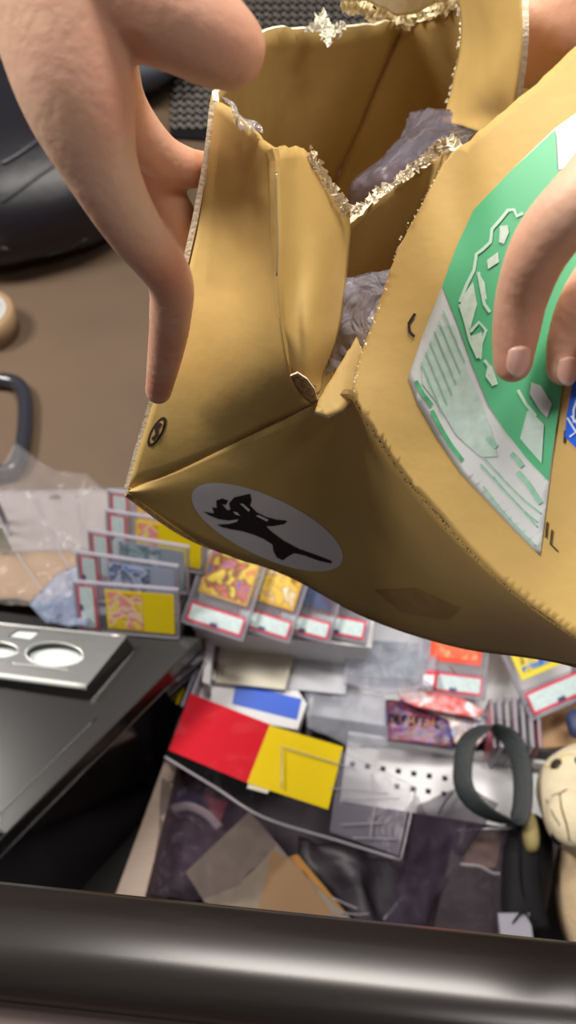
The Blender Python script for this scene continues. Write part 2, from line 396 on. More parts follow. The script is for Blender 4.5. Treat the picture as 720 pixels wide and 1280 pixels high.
# shipping label on the flap
LW = mat('label_white', (214, 218, 218), .5, var=.05, vscale=60); LG = mat('label_green', (88, 184, 132), .45)
LGP = mat('label_pale_green', (192, 214, 204), .5, var=.10, vscale=220)
lab = sheet('shipping_label', [(694,160),(722,140),(760,130),(760,300),(712,420),(700,492),(692,560),(675,695),(640,660),(610,628),(575,590),(545,545),(522,505),(510,472),(528,420),(553,356),(570,310),(592,262),(640,212)], dC, LW, C, off=.0006, cell=14, t=.0002)
def lay(name, poly, m, off=.0011, par=None): return sheet(name, poly, dC, m, par or lab, off=off, cell=12)
gp = lay('green_band', [(694,162),(697,212),(722,205),(722,330),(712,420),(702,490),(685,601),(660,575),(632,540),(610,505),(590,455),(572,405),(553,357),(570,310),(592,262),(640,212)], LG)
def lines(L, m, off, par, nm, wd=1.3):
    for pts in L:
        Lft, Rgt = [], []
        for i, p in enumerate(pts):
            a = Vector(pts[max(0, i-1)]); b = Vector(pts[min(len(pts)-1, i+1)]); d = (b-a).normalized(); q = Vector((-d.y, d.x))*wd
            Lft.append((p[0]+q.x, p[1]+q.y)); Rgt.append((p[0]-q.x, p[1]-q.y))
        sheet(nm, Lft+Rgt[::-1], dC, m, par, off=off, cell=10)
z2 = lambda L: [(540+x/4, 240+y/4) for x, y in L]
# big outlined lettering on the green band (mostly under the fingers)
lines([z2([(455,105),(425,120),(410,88),(380,90),(340,140),(300,185),(292,250),(250,290),(222,310),(210,390),(170,470),(140,550)]),
       z2([(232,400),(250,500),(262,560),(290,600)]), z2([(140,560),(165,640),(190,740),(230,830)]),
       z2([(190,700),(235,650),(270,690),(245,760),(240,830)]), z2([(262,840),(285,870),(275,920),(305,960)]),
       z2([(430,990),(470,1060),(520,1120)])], mat('label_line', (196, 226, 206), .5), .0017, gp, 'white_outline_lettering', 2.0)
for q in ([(340,170),(378,165),(385,200),(360,260),(335,250)], [(275,340),(330,300),(335,350),(280,385)], [(230,400),(262,450),(275,540),(250,520)], [(140,540),(205,450),(225,560),(190,690),(165,640)], [(195,720),(250,700),(245,840),(215,800)], [(270,850),(300,870),(330,960),(300,970)]):
    lay('letter_fill', z2(q), mat('letter_fill', (204, 222, 208), .5, var=.12, vscale=300) if 'letter_fill' not in bpy.data.materials else bpy.data.materials['letter_fill'], .0017, gp)
lay('printed_letter', [(664,478),(676,482),(690,505),(684,522),(674,512),(662,492)], LW, .0017, gp)
lay('barcode_panel', [(659,514),(662,512),(680,531),(677,579),(660,560),(650,548)], LGP, .0017, gp)
TXT = mat('label_green_text', (150, 200, 174), .5, var=.15, vscale=300)
z8 = lambda L: [(500+x*220/720, 400+y*300/982) for x, y in L]
lines([z8([(64,250),(92,300),(130,350)]), z8([(130,370),(160,430),(200,500),(255,575)])], mat('label_text_bold', (84, 176, 124), .5, var=.3, vscale=220), .0012, lab, 'bold_text_line', 2.6)
lines([z8([(340,680),(400,760),(470,840),(550,920)]), z8([(380,640),(440,710),(500,775),(560,825)]), z8([(340,560),(420,650),(500,730),(575,790)]),
       z8([(330,590),(420,690),(500,775),(560,845)])], TXT, .0012, lab, 'text_line', 1.1)
lines([z8([(455,545),(480,570),(500,600)]), z8([(480,620),(520,665),(575,750)]), z8([(360,480),(375,500),(395,520)])], TXT, .0012, lab, 'text_line', 3.2)
lay('pale_text_block', z8([(150,30),(225,20),(250,150),(330,330),(380,470),(400,560),(330,560),(230,470),(160,350),(90,260),(90,170)]), LGP, .0010)
lines([[(554-k*5.5+q*13, 388+k*13+q*31) for q in (0, 1, 2.1)] for k in range(6)], TXT, .0014, lab, 'text_line', .8)
lay('white_sticker', [(697,160),(722,142),(760,140),(760,200),(698,212)], mat('pale_lilac_sticker', (214, 210, 232), .4), .0014)
# blue bold logo lettering at the right edge
BL = mat('blue_print', (20, 96, 226), .4)
bp = lay('blue_lettering', [(718,470),(740,440),(760,440),(760,600),(722,562),(706,546),(708,520)], BL, .0008, C)
lines([[(722,498),(717,512),(717,528),(726,520)], [(709,522),(720,540),(712,546)], [(714,520),(722,530),(730,540)]], mat('white_ink', (220, 228, 240), .5), .0014, bp, 'white_letter_outline', 1.2)
lines([[(519,392),(511,404),(512,415),(518,421)]], INK, .0008, C, 'hook_print', 1.8)
lines([[(684,652),(682,672)], [(690,662),(688,680),(697,689)], [(706,538),(705,554)]], PR, .0008, C, 'printed_letter', 1.1)
# clear tape and shiny crumpled tape end
onT = on(BVA, .0007)
sheet('clear_tape', [(276,145),(300,160),(338,186),(343,240),(344,330),(300,352),(256,350),(262,290),(268,215)], None, TAPE, box, cell=7, world=lambda x, y: onT(x, y)-(onT(x, y)-CAM).normalized()*.0008*(1+noise.noise(Vector((x*.05, y*.03, 3)))))
SHINE = film('shiny_tape_end', (240, 240, 244), haze=.5, gloss=.5, rough=.08, bump=1, bscale=90)
patch('crumpled_tape', [
    [(276,118,.412),(290,128,.408),(300,140,.405)],
    [(290,140,.405),(305,150,.401),(320,152,.400)],
    [(300,165,.403),(314,166,.399),(328,168,.398)]], SHINE, box, n=8, wob=.003, wsc=30)
tag(bpy.data.objects['crumpled_tape'], 'shiny crumpled tape end')
TL = film('crease_glint', (235, 225, 190), haze=.35, gloss=.5, rough=.1, bump=0)
for pts in ([(345,215,.394),(346,262,.3965),(347,300,.3985),(346,345,.4035)],):
    tube('crease_glint', [V(*p) for p in pts], .0004, TL, box)  # shine along the crease, drawn as a pale tube
# bubble wrap inside
wr = patch('bubble_wrap', [
    [(425,352,.455),(445,345,.458),(470,338,.452),(500,332,.448)],
    [(422,390,.458),(440,385,.452),(465,380,.446),(490,380,.442)],
    [(415,430,.462),(430,430,.456),(450,425,.448),(470,425,.444)],
    [(408,470,.465),(422,465,.460),(438,460,.455),(450,460,.45)]], film('bubble_film', (196, 196, 214), haze=.4, gloss=.15, rough=.12, bump=.8, bscale=60), None, n=9, wob=.0025, wsc=22, t=.0008)
recentre(wr); tag(wr, 'cloudy bubble wrap poking out of the gap beside the box corner', 'bubble wrap')
wr = patch('bubble_wrap', [
    [(508,150,.60),(530,136,.58),(575,134,.55),(606,138,.53)],
    [(490,185,.59),(520,165,.56),(565,158,.54),(598,160,.52)],
    [(440,230,.57),(500,205,.54),(550,190,.51),(590,185,.49)],
    [(430,280,.58),(490,260,.56),(550,240,.54),(590,230,.52)]], film('grey_film', (150, 142, 160), haze=.34, gloss=.15, rough=.2, bump=.6, bscale=25), None, n=9, wob=.004, wsc=22, t=.0008)
recentre(wr); tag(wr, 'crumpled grey plastic wrap deep inside the open box', 'plastic wrap')

# ================================================================== HANDS
def skinmat(name, c, red):
    m = mat(name, c, .5, sss=.25, bump=.18, bscale=180, spec=.35); nt = m.node_tree; b = nt.nodes['Principled BSDF']
    tc = nt.nodes.new('ShaderNodeTexCoord'); n = nt.nodes.new('ShaderNodeTexNoise'); n.inputs['Scale'].default_value = 16; n.inputs['Detail'].default_value = 3
    nt.links.new(tc.outputs['Object'], n.inputs['Vector']); r = nt.nodes.new('ShaderNodeValToRGB'); e = r.color_ramp.elements
    e[0].position = .35; e[1].position = .68; e[0].color = (*lin(c), 1); e[1].color = (*lin(red), 1)
    nt.links.new(n.outputs['Fac'], r.inputs[0])
    at = nt.nodes.new('ShaderNodeAttribute'); at.attribute_name = 'flush'
    mx = nt.nodes.new('ShaderNodeMixRGB'); mx.inputs[2].default_value = (*lin((206, 126, 106)), 1)
    nt.links.new(at.outputs['Fac'], mx.inputs[0]); nt.links.new(r.outputs[0], mx.inputs[1]); nt.links.new(mx.outputs[0], b.inputs['Base Color'])
    return m
SK = skinmat('skin', (222, 182, 156), (222, 168, 142))
NAIL = mat('nail', (230, 182, 168), .35, spec=.4)
NAILT = mat('nail_tip', (232, 214, 206), .35)
def hand(name, chains, flush, label, cat, vox=.0014, grooves=()):
    bm = bmesh.new()
    for ch in chains:
        pts = [V(p[0], p[1], p[2]) for p in ch]; rad = [p[3]*p[2]/F for p in ch]
        P4 = [Vector((*p, r)) for p, r in zip(pts, rad)]
        C_ = []
        for i in range(len(P4)-1):
            a = P4[i-1] if i else 2*P4[i]-P4[i+1]; d = P4[i+2] if i+2 < len(P4) else 2*P4[i+1]-P4[i]
            n = max(3, int((P4[i+1]-P4[i]).length/(.22*min(P4[i].w, P4[i+1].w))))
            for j in range(n): C_.append(cr(a, P4[i], P4[i+1], d, j/n))
        C_.append(P4[-1])
        for c in C_:
            bmesh.ops.create_icosphere(bm, subdivisions=3, radius=c.w, matrix=Matrix.Translation(c.xyz))
    me = bpy.data.meshes.new('tmp'); bm.to_mesh(me); bm.free()
    o = bpy.data.objects.new('tmp', me); COL.objects.link(o)
    md = o.modifiers.new('r', 'REMESH'); md.mode = 'VOXEL'; md.voxel_size = vox
    sm = o.modifiers.new('s', 'SMOOTH'); sm.factor = .5; sm.iterations = 14
    dg = bpy.context.evaluated_depsgraph_get(); me2 = bpy.data.meshes.new_from_object(o.evaluated_get(dg))
    bpy.data.objects.remove(o); me2.name = name
    at = me2.attributes.new('flush', 'FLOAT', 'POINT')
    for i, v in enumerate(me2.vertices):
        s = 0
        for f in flush:
            c = V(*f[:3]); r = f[3]*f[2]/F; s += f[4]*math.exp(-((v.co-c).length/r)**2)
        at.data[i].value = min(1, s)
    for g in grooves:                                   # skin creases: short grooves pressed in across the joint
        a, b = V(*g[0]), V(*g[1]); dpt, wdt = g[2], g[3]; L = (b-a).length_squared
        for v in me2.vertices:
            t_ = max(0, min(1, (v.co-a).dot(b-a)/L)); dist = (v.co-(a+(b-a)*t_)).length
            if dist < wdt*3:
                n_ = (v.co-CAM).normalized(); v.co += n_*dpt*math.exp(-(dist/wdt)**2)
    me2.materials.clear(); me2.materials.append(SK)
    me2.polygons.foreach_set('use_smooth', [True]*len(me2.polygons))
    h = bpy.data.objects.new(name, me2); COL.objects.link(h); recentre(h); tag(h, label, cat); h.matrix_world = Matrix.Translation(h.location)
    return h
palmL = [(-60,-330,.33,120), (10,-180,.32,125), (60,-60,.315,100)]
HL = hand('left_hand', [
    palmL + [(92,100,.322,76), (124,205,.335,49), (165,283,.355,37), (211,347,.385,30), (213,395,.412,27), (207,440,.440,23), (198,489,.474,17)],
    [(60,-60,.315,100), (150,-25,.315,86), (225,22,.315,66), (262,46,.32,58), (283,60,.325,50)],
    [(60,-60,.33,90), (125,50,.37,45), (150,130,.41,34), (192,188,.435,29), (228,208,.452,25), (258,213,.475,22)],
    [(60,-60,.34,90), (120,80,.40,40), (170,175,.44,30), (205,240,.465,25), (235,290,.482,22), (252,322,.492,19)]],
    [(232,350,.37,50,.7), (205,430,.42,50,.4), (200,490,.46,36,.7), (165,130,.315,45,.55), (150,20,.29,60,.3), (300,90,.31,45,.25)],
    'bare left hand with thumb over the box rim and forefinger down its side', 'hand',
    grooves=[((172,322,.345),(192,378,.380),.0010,.0012), ((185,392,.390),(205,382,.388),.0008,.0010), ((160,200,.318),(172,194,.325),.0014,.0016), ((172,60,.31),(150,120,.30),.003,.004)])
HR = hand('right_hand', [
    [(1020,-120,.34,120), (930,40,.33,110), (850,140,.315,75), (745,232,.305,47), (682,300,.322,40), (654,365,.345,34), (645,415,.356,30), (641,454,.362,25)],
    [(930,40,.33,100), (890,190,.34,60), (800,290,.345,40), (738,365,.350,33), (712,418,.357,27), (705,460,.360,23)],
    [(930,40,.33,100), (900,250,.33,50), (830,370,.335,38), (770,440,.335,32), (755,480,.335,27)],
    [(930,40,.35,100), (830,-10,.42,90), (745,12,.46,84), (700,30,.475,74), (678,40,.48,66)]],
    [(640,420,.35,40,.35), (640,470,.355,30,.5), (700,40,.41,90,.6)],
    'bare right hand gripping the label flap, fingertips over the green print', 'hand',
    grooves=[((618,392,.33),(672,384,.33),.0009,.0010), ((619,400,.335),(670,396,.335),.0006,.0008), ((632,425,.335),(655,418,.335),.0006,.0010)])
def nail(hd, c, axis, wax, L, W, name='fingernail'):
    """curved nail plate: c on the skin, axis along the finger, wax across"""
    bm = bmesh.new(); n = axis.cross(wax).normalized()
    if n.dot(CAM-c) < 0: n = -n
    g = []
    for i in range(9):
        l = []
        for j in range(9):
            u = -1+2*i/8; v_ = -1+2*j/8; k = math.sqrt(max(0, 1-.45*v_*v_)) if u > 0 else math.sqrt(max(0, 1-.8*v_*v_))
            l.append(bm.verts.new(c+axis*u*k*L/2+wax*v_*W/2*(1-.12*u*u)-n*(v_*v_*W*.20+u*u*L*.05)))
        g.append(l)
    for i in range(8):
        for j in range(8):
            f = bm.faces.new((g[i][j], g[i+1][j], g[i+1][j+1], g[i][j+1])); f.smooth = True; f.material_index = 1 if i == 0 else 0
    toward(bm); thicken(bm, .0005, 0)
    return finish(name, bm, [NAIL, NAILT], hd)
def cast(hd, px, py):
    dg = bpy.context.evaluated_depsgraph_get(); bv = BVHTree.FromObject(hd, dg); d = (V(px, py, 1)-CAM).normalized()
    h = bv.ray_cast(CAM-hd.location, d); return h[0]+hd.location, h[1]
p, n_ = cast(HR, 649, 452)
ax = (V(648,432,.36)-V(650,472,.36)).normalized(); ax = (ax-n_*ax.dot(n_)).normalized()
nail(HR, p+n_*.0013, ax, ax.cross(n_).normalized(), .0135, .0100)
p, n_ = cast(HR, 711, 464); ax = (V(706,430,.36)-V(708,470,.36)).normalized(); ax = (ax-n_*ax.dot(n_)).normalized()
nail(HR, p+n_*.0010, ax, ax.cross(n_).normalized(), .0120, .0088)
p, n_ = cast(HL, 187, 490); ax = (V(190,470,.41)-V(190,505,.41)).normalized(); ax = (ax-n_*ax.dot(n_)).normalized()


# ================================================================== BLACK CABINET, left
cabt = .06
P1, P2, P3, P4_ = P(252,797,cabt), P(-40,1092,cabt), P(-420,1000,cabt), P(-330,720,cabt)
cabc = (P1+P2+P3+P4_)/4
cab = root('black_cabinet', (cabc.x, cabc.y, -.30), 'glossy black cabinet at left with grey metal holder on top', 'cabinet')
down = lambda L, z: [Vector((p.x, p.y, z)) for p in L]
prism('body', down([P1, P2, P3, P4_], -.30), .325, BLACKG, cab, bev=.002)
prism('top_panel', down([P1, P2, P3, P4_], .0285), cabt-.0285, mat('black_top', (34, 32, 33), .22, spec=.5), cab, bev=.0025)
e = (P2-P1).normalized(); nin = Vector((-e.y, e.x, 0)); nin = nin if nin.dot(cabc-P1) > 0 else -nin
a = P(121,897,cabt+.0006); b = P(-5,1023,cabt+.0006)
tube('groove_glint', [a, (a+b)/2, b], .0007, ALU, cab)  # highlight along the groove, put in as a thin bright tube
a = P1+e*.02+Vector((0, 0, -.034))-nin*.0008
tube('groove_glint', [a, a+e*.2, a+e*.4], .0007, ALU, cab)
# grey metal holder
hz = cabt+.024
hb = root('metal_holder', P(70,820,cabt), 'wedge-ended grey metal holder with round cups on black cabinet top', 'holder')
topo = [P(-75,772,hz), P(158,796,hz), P(108,858,hz), P(-95,832,hz)]
ce = P(168,812,cabt); cf = P(112,874,cabt+.004)
bot = down([P(-78,776,cabt), ce, cf, P(-98,845,cabt)], cabt+.0006)
hp = prism('holder_plate', bot, hz-cabt-.0006, ALU, hb, top=down(topo, cabt+.0006))
def cutter(poly, z0, z1):
    bm = bmesh.new(); lo = [bm.verts.new((p.x, p.y, z0)) for p in poly]; hi = [bm.verts.new((p.x, p.y, z1)) for p in poly]; n = len(lo)
    bm.faces.new(lo); bm.faces.new(hi[::-1])
    for i in range(n): bm.faces.new((lo[i], hi[i], hi[(i+1) % n], lo[(i+1) % n]))
    bmesh.ops.recalc_face_normals(bm, faces=bm.faces[:]); return finish('cut', bm, ALUL)
cuts = [cutter([P(x, y, hz) for x, y in ring(68,818,36,15.5,.05,28)], cabt+.006, hz+.01),
        cutter([P(x, y, hz) for x, y in ring(-4,812,27,10,.05,28)], cabt+.006, hz+.01),
        cutter([P(x, y, hz) for x, y in [(10,795),(22,787),(50,789),(38,799)]], hz-.006, hz+.01),
        cutter([P(x, y, hz) for x, y in [(12,827),(13,830),(87,839),(87,836)]], hz-.003, hz+.01)]
for c in cuts:
    md = hp.modifiers.new('b', 'BOOLEAN'); md.operation = 'DIFFERENCE'; md.object = c; md.solver = 'EXACT'
dg = bpy.context.evaluated_depsgraph_get(); nm = bpy.data.meshes.new_from_object(hp.evaluated_get(dg)); hp.modifiers.clear(); hp.data = nm
for c in cuts: bpy.data.objects.remove(c)
def rimring(cx, cy, a_, b_, m, nme, r=.0009): tube(nme, [P(x, y, hz) for x, y in ring(cx, cy, a_, b_, .05, 20)], r, m, hb, n=2, closed=True)
rimring(68,818,36,15.5,ALUL,'cup_rim'); rimring(-4,812,27,10,ALUL,'cup_rim')
CUP = mat('white_cup_lining', (214, 224, 222), .3)
prism('cup_lining', [P(x, y, hz)*1 - Vector((0, 0, hz-cabt-.007)) for x, y in ring(68,818,34.5,14.5,.05,24)], .004, CUP, hb)
prism('cup_lining', [P(x, y, hz)*1 - Vector((0, 0, hz-cabt-.007)) for x, y in ring(-4,812,25.5,9,.05,24)], .004, CUP, hb)
tube('front_edge', [topo[2]-Z*.002, (topo[2]+topo[3])/2-Z*.002, topo[3]-Z*.002], 1, mat('lit_edge_metal', (220, 224, 222), .4, metal=.2), hb, flat=(.0045, .0035, Vector((0, .5, .85))))  # front edge coloured paler than the plate so it looks brightly lit
tube('rear_edge', [topo[1], (topo[1]+topo[0])/2, topo[0]], .0015, ALUL, hb)
tube('slot_edge', [P(12,829,hz+.0005), P(50,833,hz+.0005), P(87,838,hz+.0005)], .0012, ALUL, hb)
prism('slot_plate', [P(x, y, hz)-Vector((0, 0, .0055)) for x, y in [(11,795),(22,788),(49,790),(38,798)]], .003, CUP, hb)
# clear stand at far left on the cabinet
cl = root('acrylic_stand', P(-6,1010,cabt), 'clear acrylic stand cut by the left edge on the black cabinet', 'stand')
boxm('upright', P(-4,1040,cabt)+Vector((0,0,.045)), X, Y, Z, (.012, .004, .088), RIMC, cl, bev=.001)
boxm('base', P(-12,1040,cabt)+Vector((-.005,0,.003)), X, Y, Z, (.03, .04, .004), CLEAR, cl, bev=.001)

# ================================================================== GRADED CARD SLABS
EDGEW = mat('card_border_white', (224, 222, 214), .4)
arts = {
 'y': (art('art_yellow', [(214,186,40),(238,214,90),(226,120,140),(232,200,190),(236,212,60),(210,150,60)], 60), mat('card_yellow', (232, 206, 20), .4)),
 'b': (art('art_blue', [(60,84,170),(170,190,230),(60,60,110),(200,210,235),(110,140,210)], 70), mat('card_bluegrey', (160, 170, 200), .4)),
 'o': (art('art_orange', [(230,90,30),(236,140,80),(190,190,190),(236,110,50)], 40), mat('card_orange', (232, 108, 44), .4)),
 'g': (art('art_gold', [(150,110,60),(210,140,80),(220,200,80),(120,80,60),(200,110,90),(90,110,170)], 55), mat('card_gold', (190, 150, 80), .4)),
 'n': (art('art_amber', [(226,170,30),(150,100,30),(236,200,80),(190,150,90),(240,230,200)], 55), mat('card_amber', (214, 164, 46), .4)),
 'd': (art('art_dark', [(50,60,80),(110,70,80),(60,90,130),(90,60,70)], 60), mat('card_dark', (90, 84, 100), .4)),
 'p': (art('art_plum', [(90,80,110),(140,110,140),(70,70,100),(160,140,170)], 50), mat('card_plum', (120, 104, 132), .4)),
 'r': (art('art_red', [(226,70,40),(240,170,120),(220,90,60),(236,120,70)], 90), mat('card_red', (226, 76, 46), .4)),
 'k': (art('art_yellow_black', [(230,200,40),(40,44,40),(240,214,80),(60,120,200),(44,44,50)], 45, 1), mat('card_yellow_border', (232, 214, 60), .4)),
 't': (art('art_teal', [(120,140,150),(180,196,204),(90,120,130),(200,205,215)], 40), mat('card_grey', (150, 160, 172), .4)),
}
def slab(origin, u, v, kind, label, scale=1.0, group='graded card slabs', frm=.5, plain=False):
    """origin: middle of the slab; u across (short side), v towards the label end"""
    u = u.normalized(); v = (v-u*v.dot(u)).normalized(); n = u.cross(v)
    a_, c_ = arts[kind]
    r = root('card_slab', (0, 0, 0), label, 'card slab', group)
    r.matrix_world = Matrix.Identity(4)
    W, L, T = .080, .135, .0065
    # case: rounded clear block with a raised frosted rim
    boxm('case', (0, 0, 0), X, Y, Z, (W, L, T*.6), CLEAR, r, bev=.0012)
    bm = bmesh.new()
    def q(x0, x1, y0, y1):
        res = bmesh.ops.create_cube(bm, size=1)
        for vv in res['verts']: vv.co = Vector(((x0+x1)/2+vv.co.x*(x1-x0), (y0+y1)/2+vv.co.y*(y1-y0), vv.co.z*T))
    b = .0032
    q(-W/2, -W/2+b, -L/2, L/2); q(W/2-b, W/2, -L/2, L/2); q(-W/2+b, W/2-b, -L/2, -L/2+b); q(-W/2+b, W/2-b, L/2-b, L/2); q(-W/2+b, W/2-b, L/2-.031, L/2-.0295)
    bmesh.ops.bevel(bm, geom=bm.edges[:], offset=.0007, segments=1, affect='EDGES')
    finish('case_rim', bm, RIMC, r)
    z = T*.30+.0002
    lb = boxm('label', (0, L/2-.0165, z), X, Y, Z, (W-.010, .0235, .0004), PINK, r)
    boxm('label_print', (0, L/2-.0165, z+.0004), X, Y, Z, (W-.015, .0175, .0003), LABW, lb)
    boxm('label_seal', (0, L/2-.0165+.0078, z+.0007), X, Y, Z, (.009, .0045, .0003), mat('seal', (90, 96, 130), .3, metal=.4) if 'seal' not in bpy.data.materials else bpy.data.materials['seal'], lb)
    cdm = boxm('card', (0, -.0175, z), X, Y, Z, (.063, .088, .0005), c_, r)
    if kind in 'kr': boxm('card_picture', (0, -.0175, z+.0005), X, Y, Z, (.053, .076, .0003), a_, cdm)
    else: boxm('card_picture', (0, -.0175+.088*(.5-frm/2)-.003, z+.0005), X, Y, Z, (.057, .088*frm, .0003), a_, cdm)
    M = Matrix((u, v, n)).transposed().to_4x4(); r.matrix_world = Matrix.Translation(origin) @ M @ Matrix.Scale(scale, 4)
    return r
# six slabs standing on their long edge, label end to the left, leaning back one behind the other
A0, B0 = P(97,788,cabt), P(226,799,cabt)
al = (A0-B0).normalized(); back = Vector((-al.y, al.x, 0)); back = back if back.y > 0 else -back
def tilt(deg): return back*math.cos(math.radians(deg)) + Z*math.sin(math.radians(deg))
specs = [('y', 0.000, 0.00, 66, .5, 0, 'clear card slab with yellow card, frontmost of the leaning pile behind the metal holder'),
         ('b', 0.038, 0.005, 70, .6, -4, 'clear slab with blue-grey card, second from the front of the leaning pile'),
         ('t', 0.066, -0.004, 70, .6, -6, 'clear slab with pale grey card, third from the front of the leaning pile'),
         ('y', 0.094, -0.022, 68, .3, -5, 'clear slab showing a yellow strip, fourth from the front of the leaning pile'),
         ('y', 0.122, -0.020, 68, .3, -5, 'clear slab showing a yellow strip, fifth from the front of the leaning pile'),
         ('o', 0.158, -0.042, 62, .6, -12, 'clear slab with orange and white card, rearmost of the leaning pile under the box')]
for kd, s, sh, tl, fr, yw, lb in specs:
    R_ = Matrix.Rotation(math.radians(yw), 3, 'Z'); t_ = R_ @ tilt(tl)
    base = (A0+B0)/2 + back*s - al*(-sh)*1
    base = (A0+B0)/2 + back*s + al*sh
    slab(base + t_*.0405 + Vector((0, 0, .0005+s*.22)), -(t_)*-1, R_ @ al, kd, lb, frm=fr)
# bed of foam the pile leans on
fw = root('foam_wedge', (A0+B0)/2+back*.10, 'grey foam strip under the leaning pile of card slabs', 'foam')
q0 = (A0+B0)/2 + back*.025; prism('foam_block', [Vector((p.x, p.y, 0.0005)) for p in (q0+al*.06, q0-al*.06, q0-al*.06+back*.17, q0+al*.05+back*.17)], cabt+.001, mat('grey_foam', (96, 92, 100), .9), fw, bev=.002)
# slabs lying fanned in the middle, label end towards the viewer
def fan(pA, pB, z, deg, kind, label, frm=.8, k=1):
    a_, b_ = P(*pA, z), P(*pB, z); u = (b_-a_).normalized(); bk = Vector((-u.y, u.x, 0)); bk = bk if bk.y > 0 else -bk
    t_ = bk*math.cos(math.radians(deg))+Z*math.sin(math.radians(deg)); sc = (b_-a_).length/.080*k
    c = (a_+b_)/2+t_*.0675*sc
    slab(c, -u, -t_, kind, label, scale=sc, frm=frm)
fan((226,778),(304,803),.05,24,'g','clear slab with gold and orange card, leftmost of the fanned row below the oval print',.85)
fan((288,782),(362,806),.042,24,'n','clear slab with amber card, second from the left in the fanned row',.85)
fan((340,786),(412,806),.034,24,'d','clear slab with dark card, third from the left in the fanned row',.85)
fan((378,790),(458,806),.026,24,'p','clear slab with plum card, rightmost of the fanned row below the oval print',.85)
fan((664,902),(746,866),-.02,20,'k','clear slab with yellow-bordered black and blue card at the right edge',.9)
fan((524,866),(606,876),-.045,26,'r','clear slab with bright orange-red card tucked below the box edge',.9)
# bed under the fan
bedM = mat('dark_bed', (72, 68, 76), .8)

# ================================================================== WHITE DRAWER AREA
rot = math.radians(-9); du = Vector((math.cos(rot), math.sin(rot), 0)); dv = Vector((-math.sin(rot), math.cos(rot), 0))
# perforated white shelf, cells with real holes
zsh = -.10
sh = root('perforated_shelf', P(560,965,zsh), 'white enamelled shelf with rows of small square holes behind black loop', 'shelf')
o0 = P(498,964,zsh); stp = .0212
bm = bmesh.new(); T = .004
nx, ny = 11, 3
def cellf(ix, iy, hole):
    c = o0 + du*stp*ix - dv*stp*iy; h = stp/2; r_ = .0036
    out = [c+du*h*a+dv*h*b for a, b in ((-1,-1),(1,-1),(1,1),(-1,1))]
    if not hole: bm.faces.new([bm.verts.new(p) for p in out]); return
    inn = [c+du*r_*a+dv*r_*b for a, b in ((-1,-1),(1,-1),(1,1),(-1,1))]
    O = [bm.verts.new(p) for p in out]; I = [bm.verts.new(p) for p in inn]; L = [bm.verts.new(p-Z*.006) for p in inn]
    for i in range(4):
        j = (i+1) % 4; bm.faces.new((O[i], O[j], I[j], I[i])); bm.faces.new((I[i], I[j], L[j], L[i]))
for ix in range(-3, nx-1):
    for iy in range(-1, 3): cellf(ix, iy, 0 <= iy < 2 and ix < 4 and not (iy == 1 and ix < 0))
bmesh.ops.remove_doubles(bm, verts=bm.verts[:], dist=.0002); toward(bm)
finish('shelf_plate', bm, WHITE, sh)
c = o0+du*stp*2.5+dv*(stp*1.5+.003)
boxm('rear_lip', c+Z*.010+du*stp*.5, du, dv, Z, (stp*13, .006, .026), WHITE, sh, bev=.0015)
boxm('shelf_underside', o0+du*stp*3-dv*stp*.5-Z*.012, du, dv, Z, (stp*12.6, stp*3.8, .004), BLACKM, sh)
# white stepped base behind, the packs and slabs rest on it
st = root('storage_unit', P(470,860,-.12), 'white storage unit carrying the papers and packs behind the perforated shelf', 'storage unit')
c = c+dv*.12
zdr = -.075
boxm('drawer_top', Vector((c.x, c.y+.01, zdr-.004)), du, dv, Z, (stp*17, .225, .006), WHITE, st, bev=.001)
boxm('drawer_side', Vector((c.x, c.y, zdr-.012))-du*(stp*8.5+.004)-Z*.05, du, dv, Z, (.006, .225, .16), WHITE, st, bev=.001)
# raised bed of packed card boxes for the fanned slabs
bed = root('storage_box', P(350,740,0), 'low white storage box that the fanned card slabs rest on', 'box')
bc = (P(250,800,.02)+P(450,815,.02))/2
ub = (P(450,818,.02)-P(250,796,.02)).normalized(); vb = Vector((-ub.y, ub.x, 0))
boxm('body', Vector((bc.x+.01, bc.y+.075, -.02)), ub, vb, Z, (.24, .125, .075), WHITE, bed, bev=.002)
boxm('lid', Vector((bc.x+.01, bc.y+.075, .0195)), ub, vb, Z, (.244, .129, .004), WHITE, bed, bev=.001)

def flat(name, poly, z, m, t, label, cat, group=None, bev=0):
    pts = [P(x, y, z) for x, y in poly]; o = prism(name, [p-Z*t for p in pts], t, m, bev=bev); recentre(o); return tag(o, label, cat, group)
# white upright divider, cream booklet, grey sheet
flat('white_divider', [(259,790),(268,792),(262,856),(253,852)], -.01, WHITE, .10, 'narrow white upright divider left of the cream booklet', 'divider')
cb = flat('cream_booklet', [(272,795),(372,800),(356,862),(266,852)], -.035, CREAM, .008, 'cream paper booklet lying below the fanned slabs', 'booklet')
flat('grey_sheet', [(356,800),(436,806),(432,868),(352,860)], -.043, GREYP, .004, 'pale grey sheet just right of the cream booklet', 'paper')
flat('silver_divider', [(268,800),(276,801),(269,850),(263,849)], -.03, ALU, .02, 'thin grey metal strip along the cream booklet', 'divider')
# white box with blue panel
wb = root('blue_panel_box', P(315,885,-.06), 'white carton with bright blue panel above the red card', 'carton')
zt = -.045
tp = [P(x, y, zt) for x, y in [(252,850),(366,852),(384,880),(372,912),(246,890)]]
prism('carton_body', [p-Z*.03 for p in tp], .03, WHITE, wb, bev=.001)
prism('blue_panel', [P(x, y, zt)+Z*.0004 for x, y in [(295,854),(377,874),(371,900),(290,880)]], .0006, BLUE, wb)
